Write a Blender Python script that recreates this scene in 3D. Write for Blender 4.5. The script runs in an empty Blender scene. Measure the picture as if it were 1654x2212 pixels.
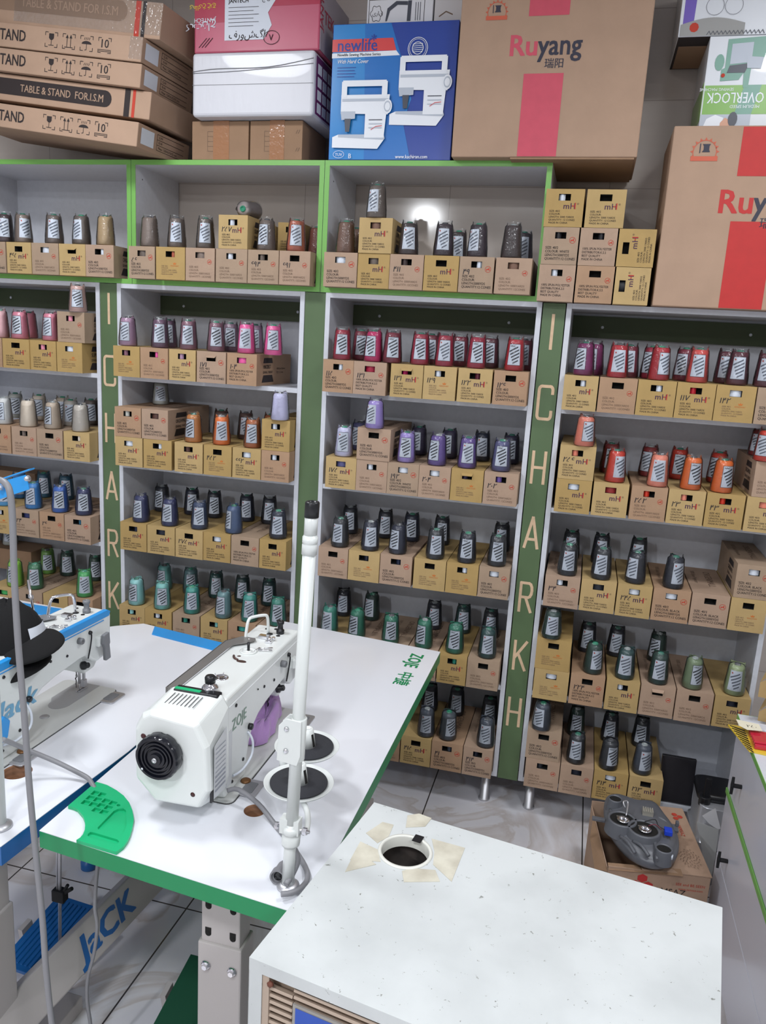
import bpy, bmesh, math, random
from mathutils import Vector, Matrix
random.seed(7)
S = bpy.context.scene
COL = S.collection
PI = math.pi

# ------------------------------------------------------------------ camera
CAM = Vector((0.0, -2.8866, 1.8))
CR = Vector((0.96634067, 0.25094003, 0.05669921))
CU = Vector((-0.10718987, 0.19237545, 0.97544965))
CF = Vector((-0.23387183, 0.94869425, -0.21279845))
FPX = 1700.3
cd = bpy.data.cameras.new('camera'); cam = bpy.data.objects.new('camera', cd); COL.objects.link(cam)
cam.matrix_world = Matrix(((CR.x, CU.x, -CF.x, CAM.x), (CR.y, CU.y, -CF.y, CAM.y), (CR.z, CU.z, -CF.z, CAM.z), (0, 0, 0, 1)))
cd.sensor_fit = 'HORIZONTAL'; cd.sensor_width = 36.0; cd.lens = 36.0 * FPX / 1654.0; cd.clip_start = 0.05
S.camera = cam

# ------------------------------------------------------------------ world, exposure
w = bpy.data.worlds.new('world'); S.world = w; w.use_nodes = True
w.node_tree.nodes['Background'].inputs[0].default_value = (0.75, 0.8, 0.9, 1)
w.node_tree.nodes['Background'].inputs[1].default_value = 0.3
S.view_settings.view_transform = 'Standard'; S.view_settings.look = 'None'
S.view_settings.gamma = 1.0; S.view_settings.use_curve_mapping = False
S.view_settings.exposure = -0.33

# ceiling lamps: (x, y, watts, radius)
CEIL = 3.20
BEAMS = []
LAMPS = [(-1.89, -5.28, 100, 0.12), (0.75, -1.30, 28, 0.22), (-1.75, -1.3, 34, 0.22), (1.3, -3.6, 44, 0.22), (-0.6, -3.3, 45, 0.22)]
for i, (x, y, p, r) in enumerate(LAMPS):
    ld = bpy.data.lights.new('ceiling_light_beam', 'AREA'); ld.shape = 'DISK'; ld.size = 2 * r; ld.energy = p
    ld.color = (0.93, 0.96, 1.0)
    lo = bpy.data.objects.new('ceiling_light_beam', ld); COL.objects.link(lo); lo.location = (x, y, CEIL - 0.06); BEAMS.append(lo)

# ------------------------------------------------------------------ helpers
def lin(c):
    return tuple((v / 255.0 / 12.92) if v / 255.0 <= 0.04045 else ((v / 255.0 + 0.055) / 1.055) ** 2.4 for v in c)

def U(px, py, ax, v):
    """point of the place seen at a pixel, on the plane axis ax = v"""
    d = CF + CR * ((px - 827) / FPX) - CU * ((py - 1106) / FPX)
    return CAM + d * ((v - CAM[ax]) / d[ax])

def XP(px, y, z):
    """x of the point at depth y, height z that is seen in pixel column px"""
    k = (px - 827) / FPX
    a = Vector((0, y - CAM.y, z - CAM.z))
    n0 = CR.dot(a) - k * CF.dot(a)
    n1 = CR.x - k * CF.x
    return -n0 / n1 + CAM.x

def mat(name, rgb, rough=0.5, metal=0.0, noise=0.0, nscale=30.0, bump=0.0, bscale=200.0, spec=0.5, coat=0.0, emit=None, trans=0.0, alpha=1.0, rgb2=None, stretch=None, sheen=0.0):
    m = bpy.data.materials.new(name); m.use_nodes = True
    nt = m.node_tree; b = nt.nodes['Principled BSDF']
    c = lin(rgb)
    b.inputs['Base Color'].default_value = (*c, 1); b.inputs['Roughness'].default_value = rough
    b.inputs['Metallic'].default_value = metal; b.inputs['Specular IOR Level'].default_value = spec
    b.inputs['Coat Weight'].default_value = coat; b.inputs['Transmission Weight'].default_value = trans
    b.inputs['Alpha'].default_value = alpha; b.inputs['Sheen Weight'].default_value = sheen
    if emit: b.inputs['Emission Color'].default_value = (*lin(rgb), 1); b.inputs['Emission Strength'].default_value = emit
    if noise or bump:
        tc = nt.nodes.new('ShaderNodeTexCoord'); mp = nt.nodes.new('ShaderNodeMapping')
        nt.links.new(tc.outputs['Object'], mp.inputs[0])
        if stretch: mp.inputs['Scale'].default_value = stretch
    if noise:
        n = nt.nodes.new('ShaderNodeTexNoise'); n.inputs['Scale'].default_value = nscale; n.inputs['Detail'].default_value = 5
        nt.links.new(mp.outputs[0], n.inputs['Vector'])
        mx = nt.nodes.new('ShaderNodeMix'); mx.data_type = 'RGBA'
        c2 = lin(rgb2) if rgb2 else tuple(v * (1 - noise) for v in c)
        c1 = c if rgb2 else tuple(min(1, v * (1 + noise * 0.5)) for v in c)
        mx.inputs[6].default_value = (*c1, 1); mx.inputs[7].default_value = (*c2, 1)
        rp = nt.nodes.new('ShaderNodeValToRGB'); rp.color_ramp.elements[0].position = 0.35; rp.color_ramp.elements[1].position = 0.7
        nt.links.new(n.outputs[0], rp.inputs[0]); nt.links.new(rp.outputs[0], mx.inputs[0]); nt.links.new(mx.outputs[2], b.inputs['Base Color'])
    if bump:
        n2 = nt.nodes.new('ShaderNodeTexNoise'); n2.inputs['Scale'].default_value = bscale; n2.inputs['Detail'].default_value = 3
        nt.links.new(mp.outputs[0], n2.inputs['Vector'])
        bp = nt.nodes.new('ShaderNodeBump'); bp.inputs['Strength'].default_value = bump; bp.inputs['Distance'].default_value = 0.002
        nt.links.new(n2.outputs[0], bp.inputs['Height']); nt.links.new(bp.outputs[0], b.inputs['Normal'])
    return m

class B:
    """collects shapes into one mesh; every add takes a material slot index"""
    def __init__(s, lift=None): s.v = []; s.f = []; s.m = []; s.sm = []; s.lift = Vector(lift) if lift else None; s.n = 0
    def poly(s, pts, m=0, smooth=False):
        i = len(s.v)
        if s.lift: s.n += 1; pts = [Vector(p) + s.lift * s.n for p in pts]
        s.v += [tuple(p) for p in pts]; s.f.append(list(range(i, i + len(pts)))); s.m.append(m); s.sm.append(smooth)
    def mesh(s, vs, fs, m=0, smooth=False):
        i = len(s.v); s.v += [tuple(p) for p in vs]
        for f in fs: s.f.append([k + i for k in f]); s.m.append(m); s.sm.append(smooth)
    def box(s, x0, x1, y0, y1, z0, z1, m=0, M=None):
        vs = [Vector(p) for p in ((x0, y0, z0), (x1, y0, z0), (x1, y1, z0), (x0, y1, z0), (x0, y0, z1), (x1, y0, z1), (x1, y1, z1), (x0, y1, z1))]
        if M is not None: vs = [M @ v for v in vs]
        s.mesh(vs, [(0, 3, 2, 1), (4, 5, 6, 7), (0, 1, 5, 4), (1, 2, 6, 5), (2, 3, 7, 6), (3, 0, 4, 7)], m)
    def prism(s, pts, o, a, b, n, m=0, caps=True, smooth=False):
        """polygon pts (u,v) in plane o + u*a + v*b, extruded by vector n"""
        o, a, b, n = Vector(o), Vector(a), Vector(b), Vector(n)
        P = [o + a * u + b * v for u, v in pts]; Q = [p + n for p in P]; k = len(P)
        s.mesh(P + Q, [(i, (i + 1) % k, k + (i + 1) % k, k + i) for i in range(k)], m, smooth)
        if caps: s.poly(P[::-1], m); s.poly(Q, m)
    def ring(s, secs, m=0, smooth=True, cap0=True, cap1=True, closed=True):
        """skin a list of equal-length point loops"""
        k = len(secs[0]); vs = [p for sec in secs for p in sec]; fs = []
        for j in range(len(secs) - 1):
            for i in range(k if closed else k - 1):
                a = j * k + i; b = j * k + (i + 1) % k; fs.append((a, b, b + k, a + k))
        s.mesh(vs, fs, m, smooth)
        if closed and cap0: s.poly(list(secs[0])[::-1], m)
        if closed and cap1: s.poly(list(secs[-1]), m)
    def lathe(s, prof, o=(0, 0, 0), axis=(0, 0, 1), n=24, m=0, smooth=True, cap0=True, cap1=True):
        o = Vector(o); ax = Vector(axis).normalized(); u = ax.orthogonal().normalized()
        if abs(ax.z) > 0.99: u = Vector((1, 0, 0))
        v = ax.cross(u)
        s.ring([[o + ax * h + (u * math.cos(2 * PI * i / n) + v * math.sin(2 * PI * i / n)) * r for i in range(n)] for r, h in prof], m, smooth, cap0, cap1)
    def cyl(s, p, q, r, n=16, m=0, r2=None, smooth=True):
        p, q = Vector(p), Vector(q); s.lathe([(r, 0), (r if r2 is None else r2, (q - p).length)], p, q - p, n, m, smooth)
    def tube(s, pts, r, n=8, m=0, sub=4, closed=False):
        P = [Vector(p) for p in pts]
        if sub > 1 and len(P) > 2:
            Q = []
            for i in range(len(P) - 1):
                p0 = P[max(i - 1, 0)]; p1 = P[i]; p2 = P[i + 1]; p3 = P[min(i + 2, len(P) - 1)]
                for k in range(sub):
                    t = k / sub
                    Q.append(0.5 * ((2 * p1) + (p2 - p0) * t + (2 * p0 - 5 * p1 + 4 * p2 - p3) * t * t + (3 * p1 - 3 * p2 + p3 - p0) * t ** 3))
            Q.append(P[-1]); P = Q
        secs = []; u = None
        for i, p in enumerate(P):
            d = (P[min(i + 1, len(P) - 1)] - P[max(i - 1, 0)]).normalized()
            u = d.orthogonal().normalized() if u is None else (u - d * u.dot(d)).normalized()
            v = d.cross(u); rr = r(i / (len(P) - 1)) if callable(r) else r
            secs.append([p + (u * math.cos(2 * PI * k / n) + v * math.sin(2 * PI * k / n)) * rr for k in range(n)])
        s.ring(secs, m)
    def text(s, body, o, ux=(1, 0, 0), uy=(0, 0, 1), size=0.01, m=0, align='LEFT', sx=1.0, shear=0.0, bold=0.0, warp=None):
        vs, fs = text_geo(body, align, shear)
        o, ux, uy = Vector(o), Vector(ux), Vector(uy); nn = ux.cross(uy).normalized()
        w_ = bold * 0.6
        for q, (bx, by) in enumerate([(0, 0)] if not bold else ([(-w_, 0), (w_, 0)] if bold < 0.03 else [(-w_, -w_ * 0.6), (w_, -w_ * 0.6), (-w_, w_ * 0.6), (w_, w_ * 0.6)])):
            l = nn * (q * 2e-5) + ((s.lift * s.n) if s.lift else Vector())
            out = [o + l + ux * ((x + bx) * size * sx) + uy * ((y + by) * size) for x, y in vs] if warp is None else [warp((x + bx) * size * sx, (y + by) * size) for x, y in vs]
            s.mesh(out, fs, m)
        if s.lift: s.n += 1
    def line(s, pts, wd, nrm, m=0):
        """flat stroke through points"""
        nrm = Vector(nrm).normalized()
        for q, (a, b) in enumerate(zip(pts[:-1], pts[1:])):
            l = nrm * (1.2e-5 * (q % 4) + 4e-6 * (len(s.f) % 9)); a, b = Vector(a) + l, Vector(b) + l; d = (b - a)
            if d.length < 1e-6: continue
            d.normalize(); t = nrm.cross(d) * wd / 2; e = d * wd * 0.3
            s.poly([a - t - e, b - t + e, b + t + e, a + t - e], m)
    def xform(s, M):
        s.v = [tuple(M @ Vector(p)) for p in s.v]; return s
    def data(s, name, mats):
        me = bpy.data.meshes.new(name); me.from_pydata(s.v, [], s.f)
        for k in mats: me.materials.append(k)
        me.polygons.foreach_set('material_index', s.m); me.polygons.foreach_set('use_smooth', s.sm); me.update()
        return me

_tc = {}
def text_geo(body, align='LEFT', shear=0.0):
    k = (body, align, shear)
    if k not in _tc:
        c = bpy.data.curves.new('t', 'FONT'); c.body = body; c.align_x = align; c.resolution_u = 2; c.shear = shear
        o = bpy.data.objects.new('t', c); COL.objects.link(o); bpy.context.view_layer.update()
        me = bpy.data.meshes.new_from_object(o.evaluated_get(bpy.context.evaluated_depsgraph_get()))
        _tc[k] = ([(v.co.x, v.co.y) for v in me.vertices], [tuple(p.vertices) for p in me.polygons])
        bpy.data.objects.remove(o); bpy.data.curves.remove(c); bpy.data.meshes.remove(me)
    return _tc[k]

def obj(name, b, mats, parent=None, loc=(0, 0, 0), rot=(0, 0, 0), bevel=0.0, seg=2, label=None, subsurf=0, recalc=True):
    if not isinstance(mats, (list, tuple)): mats = [mats]
    me = b.data(name, mats) if isinstance(b, B) else b
    if recalc and isinstance(b, B):
        bm = bmesh.new(); bm.from_mesh(me); bmesh.ops.remove_doubles(bm, verts=bm.verts, dist=1e-6)
        if recalc == True: bmesh.ops.recalc_face_normals(bm, faces=bm.faces)
        bm.to_mesh(me); bm.free()
    o = bpy.data.objects.new(name, me); COL.objects.link(o); o.location = loc; o.rotation_euler = rot
    if parent: o.parent = parent
    if bevel:
        md = o.modifiers.new('bevel', 'BEVEL'); md.width = bevel; md.segments = seg; md.limit_method = 'ANGLE'; md.angle_limit = math.radians(35)
    if subsurf:
        md = o.modifiers.new('sub', 'SUBSURF'); md.levels = subsurf; md.render_levels = subsurf
    if label: o['label'] = label
    return o

def each(name, bs, mats, parent=None, **k):
    for b in bs: obj(name, b, mats, parent, **k)

def thing(name, label, cat, loc=(0, 0, 0), rot=(0, 0, 0), group=None):
    o = bpy.data.objects.new(name, None); COL.objects.link(o); o.location = loc; o.rotation_euler = rot; o.empty_display_size = 0.05
    o['label'] = label; o['category'] = cat
    if group: o['group'] = group
    return o

def tag(o, label, cat, group=None):
    o['label'] = label; o['category'] = cat
    if group: o['group'] = group
    return o

def struct(name, b, mats, **k):
    o = obj(name, b, mats, **k); o['kind'] = 'structure'; return o

def copy_tree(o, parent=None):
    c = o.copy(); COL.objects.link(c); c.parent = parent
    for ch in KIDS.get(o.name, []): copy_tree(ch, c)
    return c
KIDS = {}
def learn(o):
    KIDS[o.name] = list(o.children)
    for ch in o.children: learn(ch)

def hole_plate(b, x0, x1, y0, y1, z, cx, cy, r, m=0, n=40, up=1):
    angs = sorted([2 * PI * i / n for i in range(n)] + [math.atan2(y - cy, x - cx) % (2 * PI) for x in (x0, x1) for y in (y0, y1)])
    out = []; inn = []
    for a in angs:
        c, s_ = math.cos(a), math.sin(a); t = 1e9
        if c > 1e-9: t = min(t, (x1 - cx) / c)
        if c < -1e-9: t = min(t, (x0 - cx) / c)
        if s_ > 1e-9: t = min(t, (y1 - cy) / s_)
        if s_ < -1e-9: t = min(t, (y0 - cy) / s_)
        out.append((cx + c * t, cy + s_ * t, z)); inn.append((cx + c * r, cy + s_ * r, z))
    k = len(angs)
    fs = [(i, (i + 1) % k, k + (i + 1) % k, k + i) for i in range(k)]
    b.mesh(out + inn, fs if up > 0 else [f[::-1] for f in fs], m)

# ------------------------------------------------------------------ materials
M = {}
M['white_board'] = mat('white_melamine', (205, 208, 216), 0.35, noise=0.04, nscale=60)
M['green_edge'] = mat('lime_edge_band', (118, 178, 88), 0.4)
M['pilaster_green'] = mat('olive_green_board', (84, 106, 72), 0.45, noise=0.06, nscale=8)
M['plank'] = mat('dark_green_plank', (66, 78, 52), 0.6)
M['mdf'] = mat('routed_mdf', (212, 182, 150), 0.7, noise=0.1, nscale=50)
M['steel'] = mat('brushed_steel', (200, 200, 204), 0.42, 0.85)
M['chrome'] = mat('chrome', (225, 225, 230), 0.12, 1.0)
M['black'] = mat('black_plastic', (22, 23, 27), 0.35)
M['matte_black'] = mat('matte_black', (16, 16, 19), 0.8)
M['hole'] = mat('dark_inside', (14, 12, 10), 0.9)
M['grey_plastic'] = mat('grey_plastic', (120, 122, 126), 0.45)
M['white_metal'] = mat('white_enamel', (226, 229, 228), 0.3, coat=0.2)
M['cream_metal'] = mat('cream_enamel', (214, 214, 206), 0.35, coat=0.15)
M['mustard'] = mat('mustard_card', (197, 163, 98), 0.75, noise=0.07, nscale=14, bump=0.2, bscale=90)
M['tan'] = mat('tan_card', (178, 146, 112), 0.8, noise=0.08, nscale=14, bump=0.25, bscale=90)
M['brown'] = mat('brown_card', (148, 118, 92), 0.8, noise=0.08, nscale=12, bump=0.25, bscale=80)
M['kraft'] = mat('kraft_card', (171, 142, 120), 0.8, noise=0.06, nscale=10, bump=0.2, bscale=60)
M['ink'] = mat('dark_ink', (44, 36, 36), 0.8)
M['faint_ink'] = mat('faint_ink', (112, 90, 74), 0.8)
M['logo_ink'] = mat('logo_purple_ink', (72, 44, 70), 0.8)
M['red_ink'] = mat('red_ink', (184, 62, 46), 0.8)
M['orange_ink'] = mat('orange_ink', (196, 110, 48), 0.8)
M['pen'] = mat('marker_pen', (30, 28, 38), 0.6)
M['label_white'] = mat('white_paper', (214, 220, 230), 0.6)
M['label_ink'] = mat('label_ink', (34, 38, 52), 0.6)
M['label_grey'] = mat('label_grey_ink', (92, 98, 112), 0.6)
def film_mat():
    m = bpy.data.materials.new('clear_film'); m.use_nodes = True; nt = m.node_tree; nt.nodes.clear()
    o = nt.nodes.new('ShaderNodeOutputMaterial'); t = nt.nodes.new('ShaderNodeBsdfTransparent'); g = nt.nodes.new('ShaderNodeBsdfGlossy')
    mx = nt.nodes.new('ShaderNodeMixShader'); df = nt.nodes.new('ShaderNodeBsdfDiffuse'); m2 = nt.nodes.new('ShaderNodeMixShader'); m2.inputs[0].default_value = 0.018; fr = nt.nodes.new('ShaderNodeFresnel'); fr.inputs[0].default_value = 1.35
    t.inputs[0].default_value = (0.95, 0.96, 0.97, 1); g.inputs['Roughness'].default_value = 0.18; g.inputs[0].default_value = (1, 1, 1, 1)
    tc = nt.nodes.new('ShaderNodeTexCoord'); n = nt.nodes.new('ShaderNodeTexNoise'); n.inputs['Scale'].default_value = 70; n.inputs['Detail'].default_value = 2
    bp = nt.nodes.new('ShaderNodeBump'); bp.inputs['Strength'].default_value = 0.9; bp.inputs['Distance'].default_value = 0.004
    nt.links.new(tc.outputs['Object'], n.inputs['Vector']); nt.links.new(n.outputs[0], bp.inputs['Height'])
    nt.links.new(bp.outputs[0], g.inputs['Normal'])
    ad = nt.nodes.new('ShaderNodeMath'); ad.operation = 'ADD'; ad.inputs[1].default_value = 0.005
    nt.links.new(fr.outputs[0], ad.inputs[0]); nt.links.new(ad.outputs[0], mx.inputs[0])
    nt.links.new(t.outputs[0], m2.inputs[1]); nt.links.new(df.outputs[0], m2.inputs[2]); nt.links.new(m2.outputs[0], mx.inputs[1]); nt.links.new(g.outputs[0], mx.inputs[2]); nt.links.new(mx.outputs[0], o.inputs[0])
    return m
M['film'] = film_mat()
_thr = {}
def thread_mat(rgb):
    if rgb not in _thr:
        _thr[rgb] = mat('thread_%02x%02x%02x' % rgb, rgb, 0.55, bump=0.5, bscale=60, stretch=(0.2, 0.2, 12))
    return _thr[rgb]

# ================================================================== room
def tile_floor():
    m = bpy.data.materials.new('polished_tile'); m.use_nodes = True; nt = m.node_tree; b = nt.nodes['Principled BSDF']
    tc = nt.nodes.new('ShaderNodeTexCoord'); mp = nt.nodes.new('ShaderNodeMapping'); nt.links.new(tc.outputs['Object'], mp.inputs[0])
    br = nt.nodes.new('ShaderNodeTexBrick'); br.offset = 0.0; br.inputs['Scale'].default_value = 1.0
    br.inputs['Brick Width'].default_value = 0.61; br.inputs['Row Height'].default_value = 0.61; br.inputs['Mortar Size'].default_value = 0.0025; br.inputs['Mortar Smooth'].default_value = 0.0
    mp.inputs['Location'].default_value = (-0.165 + 6.1, 0.91 + 6.1 - 0.0, 0)
    nt.links.new(mp.outputs[0], br.inputs['Vector'])
    br.inputs['Color1'].default_value = (1, 1, 1, 1); br.inputs['Color2'].default_value = (1, 1, 1, 1); br.inputs['Mortar'].default_value = (0, 0, 0, 1)
    nz = nt.nodes.new('ShaderNodeTexNoise'); nz.inputs['Scale'].default_value = 2.2; nz.inputs['Detail'].default_value = 7; nz.inputs['Distortion'].default_value = 1.6
    nt.links.new(tc.outputs['Object'], nz.inputs['Vector'])
    rp = nt.nodes.new('ShaderNodeValToRGB'); e = rp.color_ramp.elements
    e[0].position = 0.40; e[0].color = (*lin((226, 225, 230)), 1); e[1].position = 0.62; e[1].color = (*lin((218, 216, 222)), 1)
    v = rp.color_ramp.elements.new(0.50); v.color = (*lin((202, 194, 192)), 1); v2 = rp.color_ramp.elements.new(0.53); v2.color = (*lin((222, 220, 224)), 1)
    nt.links.new(nz.outputs[0], rp.inputs[0])
    mx = nt.nodes.new('ShaderNodeMix'); mx.data_type = 'RGBA'; mx.inputs[6].default_value = (*lin((70, 64, 62)), 1)
    nt.links.new(br.outputs['Color'], mx.inputs[0]); nt.links.new(rp.outputs[0], mx.inputs[7]); nt.links.new(mx.outputs[2], b.inputs['Base Color'])
    b.inputs['Roughness'].default_value = 0.12
    return m
M['floor'] = tile_floor()
def tile_wall():
    m = bpy.data.materials.new('glossy_wall_tile'); m.use_nodes = True; nt = m.node_tree; b = nt.nodes['Principled BSDF']
    tc = nt.nodes.new('ShaderNodeTexCoord'); mp = nt.nodes.new('ShaderNodeMapping'); nt.links.new(tc.outputs['Object'], mp.inputs[0])
    mp.inputs['Rotation'].default_value = (PI / 2, 0, 0)
    br = nt.nodes.new('ShaderNodeTexBrick'); br.offset = 0.0; br.inputs['Scale'].default_value = 1.0
    br.inputs['Brick Width'].default_value = 0.6; br.inputs['Row Height'].default_value = 0.3; br.inputs['Mortar Size'].default_value = 0.0015; br.inputs['Mortar Smooth'].default_value = 0.2
    br.inputs['Color1'].default_value = (*lin((206, 196, 188)), 1); br.inputs['Color2'].default_value = (*lin((200, 191, 184)), 1); br.inputs['Mortar'].default_value = (*lin((168, 158, 150)), 1)
    nt.links.new(mp.outputs[0], br.inputs['Vector'])
    nz = nt.nodes.new('ShaderNodeTexNoise'); nz.inputs['Scale'].default_value = 3; nz.inputs['Detail'].default_value = 4
    sm = nt.nodes.new('ShaderNodeMapping'); sm.inputs['Scale'].default_value = (0.6, 1, 7); nt.links.new(tc.outputs['Object'], sm.inputs[0]); nt.links.new(sm.outputs[0], nz.inputs['Vector'])
    mx = nt.nodes.new('ShaderNodeMix'); mx.data_type = 'RGBA'; mx.blend_type = 'MULTIPLY'; mx.inputs[0].default_value = 0.2
    nt.links.new(br.outputs['Color'], mx.inputs[6]); nt.links.new(nz.outputs[0], mx.inputs[7]); nt.links.new(mx.outputs[2], b.inputs['Base Color'])
    b.inputs['Roughness'].default_value = 0.10
    return m
M['wall_tile'] = tile_wall()
M['wall_paint'] = mat('painted_wall', (205, 204, 202), 0.7, noise=0.03)
M['ceiling'] = mat('ceiling_paint', (225, 225, 226), 0.8)
XL, XR, YB, YF = -4.2, 3.4, -6.4, 0.34
b = B(); b.box(XL, XR, YB, YF, -0.1, 0.0); struct('floor', b, M['floor'])
b = B(); b.box(XL, XR, YB, YF, CEIL, CEIL + 0.1); struct('ceiling', b, M['ceiling'])
b = B(); b.box(XL - 0.1, XR + 0.1, YF, YF + 0.1, -0.1, CEIL + 0.1); struct('wall_back', b, M['wall_tile'])
b = B(); b.box(XL - 0.1, XR + 0.1, YB - 0.1, YB, -0.1, CEIL + 0.1); struct('wall_front', b, M['wall_paint'])
b = B(); b.box(XL - 0.1, XL, YB, YF, -0.1, CEIL + 0.1); struct('wall_left', b, M['wall_paint'])
b = B(); b.box(XR, XR + 0.1, YB, YF, -0.1, CEIL + 0.1); struct('wall_right', b, M['wall_paint'])
M['lamp_glow'] = mat('lamp_diffuser', (255, 255, 255), 0.5, emit=6.0)
for i, (x, y, p, r) in enumerate(LAMPS):
    t = thing('ceiling_light', ['round ceiling lamp above the back of the shop', 'round ceiling lamp above the narrow aisle', 'round ceiling lamp above the left tables', 'round ceiling lamp at the right of the shop', 'round ceiling lamp above the open floor'][i], 'lamp', (x, y, CEIL))
    b = B(); b.lathe([(r + 0.02, 0), (r + 0.02, -0.04), (r, -0.045)], n=32, cap0=False); obj('frame', b, M['white_metal'], t)
    b = B(); b.lathe([(r, -0.045), (r * 0.98, -0.05), (0.001, -0.052)], n=32, cap0=False); obj('diffuser', b, M['lamp_glow'], t)
    BEAMS[i].parent = t; BEAMS[i].location = (0, 0, -0.06)

# ================================================================== shelving
SH = [1.600, 1.238, 0.882, 0.516, 0.147]          # upper faces of the five white shelves
TOPL, TOPU = 1.962, 2.422
T = 0.018; DEP = 0.335
BAYS = [(-2.733, -1.937), (-1.858, -1.062), (-0.979, -0.183), (-0.099, 0.697)]
BAYW = ['far-left', 'centre-left', 'centre-right', 'right-hand']
for i, (x0, x1) in enumerate(BAYS):
    t = thing('shelf_unit', 'white open shelf unit full of thread cartons, %s bay of the four' % BAYW[i], 'shelves', (x0, 0, 0), group='white thread shelf units')
    wd = x1 - x0
    for a in (0, wd - T):
        b = B(); b.box(a, a + T, 0, DEP, 0.129, TOPL); obj('side_panel', b, M['white_board'], t, bevel=0.001)
    b = B(); b.box(T, wd - T, 0, DEP, TOPL - T, TOPL - 0.0005); obj('top_panel', b, M['white_board'], t)
    for z in SH:
        b = B(); b.box(T, wd - T, 0.002, DEP, z - T, z); obj('shelf_board', b, M['white_board'], t)
    b = B(); b.box(T, wd - T, DEP - 0.008, DEP, 0.129, 1.86); b.box(T, wd - T, DEP - 0.008, DEP, 1.933, TOPL - T); obj('back_panel', b, M['white_board'], t)
    b = B(); b.box(T, wd - T, DEP - 0.03, DEP - 0.009, 1.855, 1.935); pk = obj('back_rail', b, M['plank'], t)
    b = B()
    for sx in (0.13, 0.655): b.lathe([(0.006, 0), (0.005, 0.002), (0.001, 0.003)], (sx, DEP - 0.03, 1.895), (0, -1, 0), 12)
    obj('screw_cap', b, M['label_white'], pk)
    for lx in (0.05, wd - 0.05) if i != 2 else (0.05, wd - 0.045):
        for ly in (0.038, 0.29):
            b = B(); b.lathe([(0.021, 0.0), (0.023, 0.002), (0.023, 0.008), (0.019, 0.010), (0.019, 0.1285)], (lx, ly, 0), n=20)
            obj('leg', b, M['steel'], t)
UP = [(-2.58, -1.789), (-1.787, -1.003), (-1.001, -0.193)]
for i, (x0, x1) in enumerate(UP):
    t = thing('wall_cabinet', 'open white cabinet with lime green edges, %s of the three' % ['leftmost', 'middle', 'rightmost'][i], 'cabinet', (x0, 0, 0), group='green-edged upper cabinets')
    wd = x1 - x0
    for a in (0, wd - T):
        b = B(); b.box(a, a + T, 0.001, DEP, TOPL, TOPU); obj('side_panel', b, M['white_board'], t)
    b = B(); b.box(T, wd - T, 0.001, DEP, TOPU - T, TOPU); obj('top_panel', b, M['white_board'], t)
    b = B(); b.box(T, wd - T, 0.001, DEP, TOPL, TOPL + T); obj('bottom_panel', b, M['white_board'], t)
    if i == 0:
        b = B(); b.box(T, wd - T, DEP - 0.01, DEP - 0.002, TOPL + T, TOPU - T); obj('back_panel', b, M['white_board'], t)
    b = B(); b.box(0, T, -0.001, 0.001, TOPL, TOPU); b.box(wd - T, wd, -0.001, 0.001, TOPL, TOPU); b.box(T, wd - T, -0.001, 0.001, TOPU - T, TOPU); b.box(T, wd - T, -0.001, 0.001, TOPL, TOPL + T)
    obj('edge_band', b, M['green_edge'], t)
    b = B(); b.lathe([(0.003, 0), (0.001, 0.001)], (T, 0.05, 2.36), (1, 0, 0), 10); obj('pin_hole', b, M['hole'], t)

# letters routed into the green pilasters: strokes in a 0.05 x 0.115 box
def arc(cx, cy, rx, ry, a0, a1, n=6): return [(cx + rx * math.cos(math.radians(a0 + (a1 - a0) * i / n)), cy + ry * math.sin(math.radians(a0 + (a1 - a0) * i / n))) for i in range(n + 1)]
LET = {
 'I': [[(0.5, 0), (0.5, 1)]],
 'C': [[(1, 0.78)] + arc(0.8, 0.88, 0.2, 0.12, 0, 90, 4) + arc(0.2, 0.88, 0.2, 0.12, 90, 180, 4) + arc(0.2, 0.12, 0.2, 0.12, 180, 270, 4) + arc(0.8, 0.12, 0.2, 0.12, 270, 360, 4) + [(1, 0.24)]],
 'H': [[(0.05, 0), (0.05, 1)], [(0.95, 0), (0.95, 1)], [(0.05, 0.5), (0.95, 0.5)]],
 'A': [[(0, 0), (0.5, 1), (1, 0)], [(0.2, 0.28), (0.8, 0.28)]],
 'R': [[(0.08, 0), (0.08, 0.97), (0.7, 0.97)] + arc(0.7, 0.73, 0.25, 0.24, 90, -90, 6) + [(0.08, 0.49)], [(0.5, 0.49), (0.98, 0)]],
 'K': [[(0.08, 0), (0.08, 1)], [(0.98, 1), (0.12, 0.42)], [(0.35, 0.58), (0.98, 0)]]}
for i, xc in enumerate((-1.8975, -0.141)):
    t = thing('pilaster', 'olive green board with carved capital letters, %s' % ['left of the two, beside the pink threads', 'right of the two, beside the red threads'][i], 'pilaster', (xc, 0, 0), group='lettered green boards between shelf units')
    b = B(); b.box(-0.0385, 0.0385, 0.004, 0.02, 0.125, TOPL - 0.002); obj('board', b, M['pilaster_green'], t)
    zs = [1.862, 1.615, 1.380, 1.136, 0.886, 0.650, 0.415]
    for ch, z in zip('ICHARKH', zs):
        b = B()
        for st in LET[ch]: b.line([(-0.024 + 0.048 * u, 0.0034, z - 0.058 + 0.116 * v) for u, v in st], 0.0105, (0, -1, 0))
        obj('letter_' + ch.lower(), b, M['mdf'], t)
t = thing('pilaster', 'plain olive green board between the left lettered board and the right one', 'pilaster', (-1.0205, 0, 0))
b = B(); b.box(-0.0405, 0.0405, 0.004, 0.02, 0.125, TOPL - 0.002); obj('board', b, M['pilaster_green'], t)

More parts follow.
